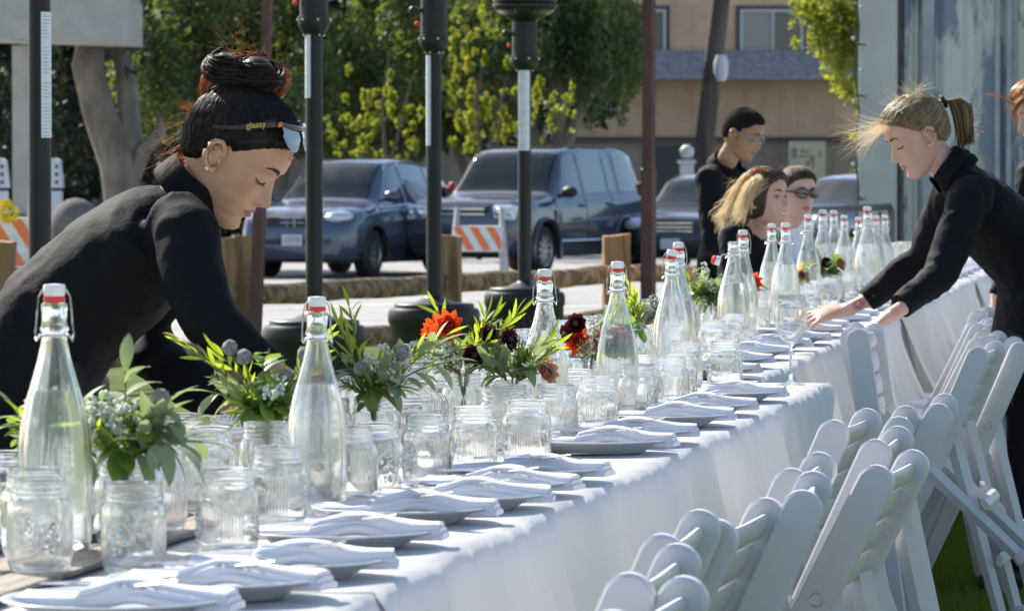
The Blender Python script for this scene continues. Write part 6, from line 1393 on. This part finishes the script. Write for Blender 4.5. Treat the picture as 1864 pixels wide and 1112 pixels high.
m.tube([front(.010, .003, Cx.o, .018), front(0, .006, Cx.o, .012), front(-.010, .003, Cx.o, .018)], .0016, 6); gl = Cx.part('glasses', m, 'lens', 60, H=True); gl.data.materials[0] = M['bluelens']
for sd in (1, -1):
    c = front(sd*.033, .000, Cx.o, .0145); m = MB(); m.grid([[c+Vector((-.001, .023*r*math.cos(a), .016*r*math.sin(a))) for a in np.linspace(0, 6.283, 24)] for r in (.01, .5, 1)]); Cx.part('lens', m, 'clens', 180, gl, H=True)
# woman with ombre hair laughing, seated
D = 17.9
E_ = figure('laughing seated woman in black whose dark hair turns blond at the ends', D, (1393, 362), (.80, -.60, .06), 'B', 1.0,
            (Q(1335, 432, 17.85), Q(1400, 432, 18.15)), (Q(1345, 430, 18)[0], 18.0, .52),
            [(Q(1335, 432, 17.8), Q(1338, 545, 17.7), Q(1395, 560, 17.6), (.8, -.2, -.1), (0, 0, 1)), (Q(1400, 435, 18.15), Q(1412, 540, 18.1), Q(1440, 560, 17.9), (.8, -.3, -.1), (0, 0, 1))], 'black', seated=True, opts={'nose': .95})
E_.eyes(False); E_.cap('hairD', line_long, .016)
stE = st
E_.strands(170, lambda g: (g.uniform(-.2, .9), g.choice((-1, 1))*g.uniform(.15, .9), g.uniform(.35, 1)), (-.9, -.25, -.5), 'hairD', 'combed_hair', .0013, .0012, random.Random(31))
E_.strands(150, lambda g: (g.uniform(-.3, .5), -g.uniform(.3, .95), g.uniform(.1, .7)), (-.8, -.5, -.75), 'hairB2', 'blond_strands', .0012, .0022, random.Random(32))
m = MB()
P = [[front(y, z, E_.o, .0012) for z in (-.0695, -.0655, -.0615)] for y in np.linspace(-.018, .018, 11)]; m.grid(P); E_.part('teeth', m, 'teeth', 180, H=True)
bundle(E_, [(1372, 330), (1352, 355), (1342, 385), (1325, 400), (1318, 415)], 260, .016, 0, 'hairB2', 'blond_lengths', 17.9, 11, .0013)
bundle(E_, [(1395, 318), (1365, 320), (1345, 345), (1338, 380), (1335, 405)], 240, .012, 0, 'hairB2', 'blond_lengths', 17.88, 12, .0012)
bundle(E_, [(1350, 370), (1330, 385), (1312, 395), (1300, 392)], 60, .008, 0, 'hairB2', 'blond_lengths', 17.9, 13, .0008)
bundle(E_, [(1382, 322), (1366, 338), (1358, 360), (1350, 385), (1338, 405)], 170, .014, 0, 'hairB2', 'blond_lengths', 17.78, 16, .0014)
bundle(E_, [(1362, 335), (1345, 350), (1335, 375), (1322, 395), (1328, 415)], 220, .020, 0, 'hairB2', 'blond_lengths', 17.9, 17, .0010)
E_.wisps(70, lambda g: Q(1350+g.uniform(-20, 10), 360+g.uniform(-35, 35), 17.9), lambda g: (-1, g.uniform(-.3, .3), g.uniform(-.6, .6)), .05, 'hairB2', 'flyaway_hair', .0005, 1.6)
bundle(E_, [(1418, 335), (1424, 355), (1420, 380), (1412, 400)], 60, .006, 0, 'hairD', 'side_lock', 17.95, 14, .0012)
bundle(E_, [(1400, 313), (1378, 312), (1362, 322), (1352, 340)], 80, .006, 0, 'hairE', 'copper_highlights', 17.84, 15, .0010)
# woman with sunglasses
D = 20.2
G_ = figure('woman in white shirt with dark sunglasses and brown hair tied back behind the table', D, (1451, 352), (.50, -.86, -.06), 'B', .98,
            (Q(1405, 412, 20.15), Q(1452, 412, 20.5)), (Q(1420, 420, 20.4)[0], 20.4, .52),
            [(Q(1402, 412, 20.1), Q(1398, 500, 20.0), Q(1440, 530, 19.8), (.8, -.2, -.1), (0, 0, 1)), (Q(1458, 414, 20.5), Q(1470, 500, 20.4), Q(1480, 530, 20.1), (.3, -.6, -.1), (0, 0, 1))], 'white_shirt', seated=True)
G_.eyes(True, 'hairD'); G_.cap('hairD', line_up, .012); G_.strands(240, stE, (-.9, 0, .3), 'hairD', 'combed_hair', .0014, .0012)
m = MB(); m.ball(Vector((-.125, 0, .045)), (.032, .035, .032), 16); G_.part('bun', m, 'hairD', 180, H=True)
m = MB()
for sd in (1, -1):
    P = []
    for i in range(13):
        y = sd*(.007+.058*i/12); hgt = .050*math.sin(math.pi*min(.96, (i+1.)/14.))**.5; zc = .004+.003*(i/12); x = front(0, .004, G_.o)[0]+.014-.024*(abs(y)/.066)**2*1.1; P.append([Vector((x+.003*math.sin(math.pi*j/6), y, zc+hgt*(.5-j/6))) for j in range(7)])
    m.grid(P); m.grid([[p-Vector((.003, 0, 0)) for p in r] for r in P])
sg = MB()
for sd in (1, -1):
    x0_ = front(0, .004, G_.o)[0]; sg.tube([Vector((x0_+.014-.024*1.1, sd*.066, .012)), Vector((.04, sd*.080, .012)), Vector((-.008, sd*.080, .010))], [(.006, .003), (.004, .002), (.003, .002)], 6, ref=(0, 0, 1))
    ctr = [Vector((x0_+.015-.024*1.1*((.036+.03*math.cos(a))/.066)**2, sd*(.036+.030*math.cos(a)), .005+.0235*math.sin(a)*(1 if math.sin(a) > 0 else .9))) for a in np.linspace(0, 6.283, 30)]; sg.tube(ctr, .0026, 6, caps=False)
sg.tube([Vector((x0_+.014, .008, .010)), Vector((x0_+.016, -.008, .010))], .003, 6)
s_ = G_.part('sunglasses', sg, 'frameB', 60, H=True); G_.part('dark_lenses', m, 'lens', 180, s_, H=True)
G_.wisps(60, lambda g: G_.h(g.uniform(-.1, .05), g.uniform(-.06, .06), .11), lambda g: (g.uniform(-1, 1), 0, .8), .03, 'hairE', 'flyaway_hair', .0005, 2.)
# ginger haired person cut by the right edge
D = 16.6
K_ = figure('ginger haired person mostly cut off by the right edge behind the blond woman', D, (1893, 205), (-.86, -.3, -.35), 'B', 1.0,
            (Q(1890, 300, 16.45), Q(1915, 300, 16.8)), (Q(1905, 420, 16.7)[0], 16.7, .88),
            [(Q(1880, 320, 16.4), Q(1868, 440, 16.35), Q(1812, 545, 16.3), (-.1, -.1, -1), (-1, 0, 0)), (Q(1925, 320, 16.9), Q(1930, 440, 17), Q(1915, 520, 17), (-.1, -.1, -1), (-1, 0, 0))], 'black')
K_.eyes(True, 'hairE'); K_.cap('hairE', line_up, .02); K_.strands(240, stE, (-.9, 0, .3), 'hairE', 'combed_hair', .0016, .0015)
bundle(K_, [(1890, 175), (1862, 180), (1845, 200), (1850, 222)], 90, .006, 0, 'hairE', 'wavy_fringe', 16.5, 21, .0011)
bundle(K_, [(1870, 185), (1845, 190), (1820, 178), (1800, 172), (1795, 178)], 16, .004, 0, 'hairE', 'loose_strands', 16.5, 22, .0005)
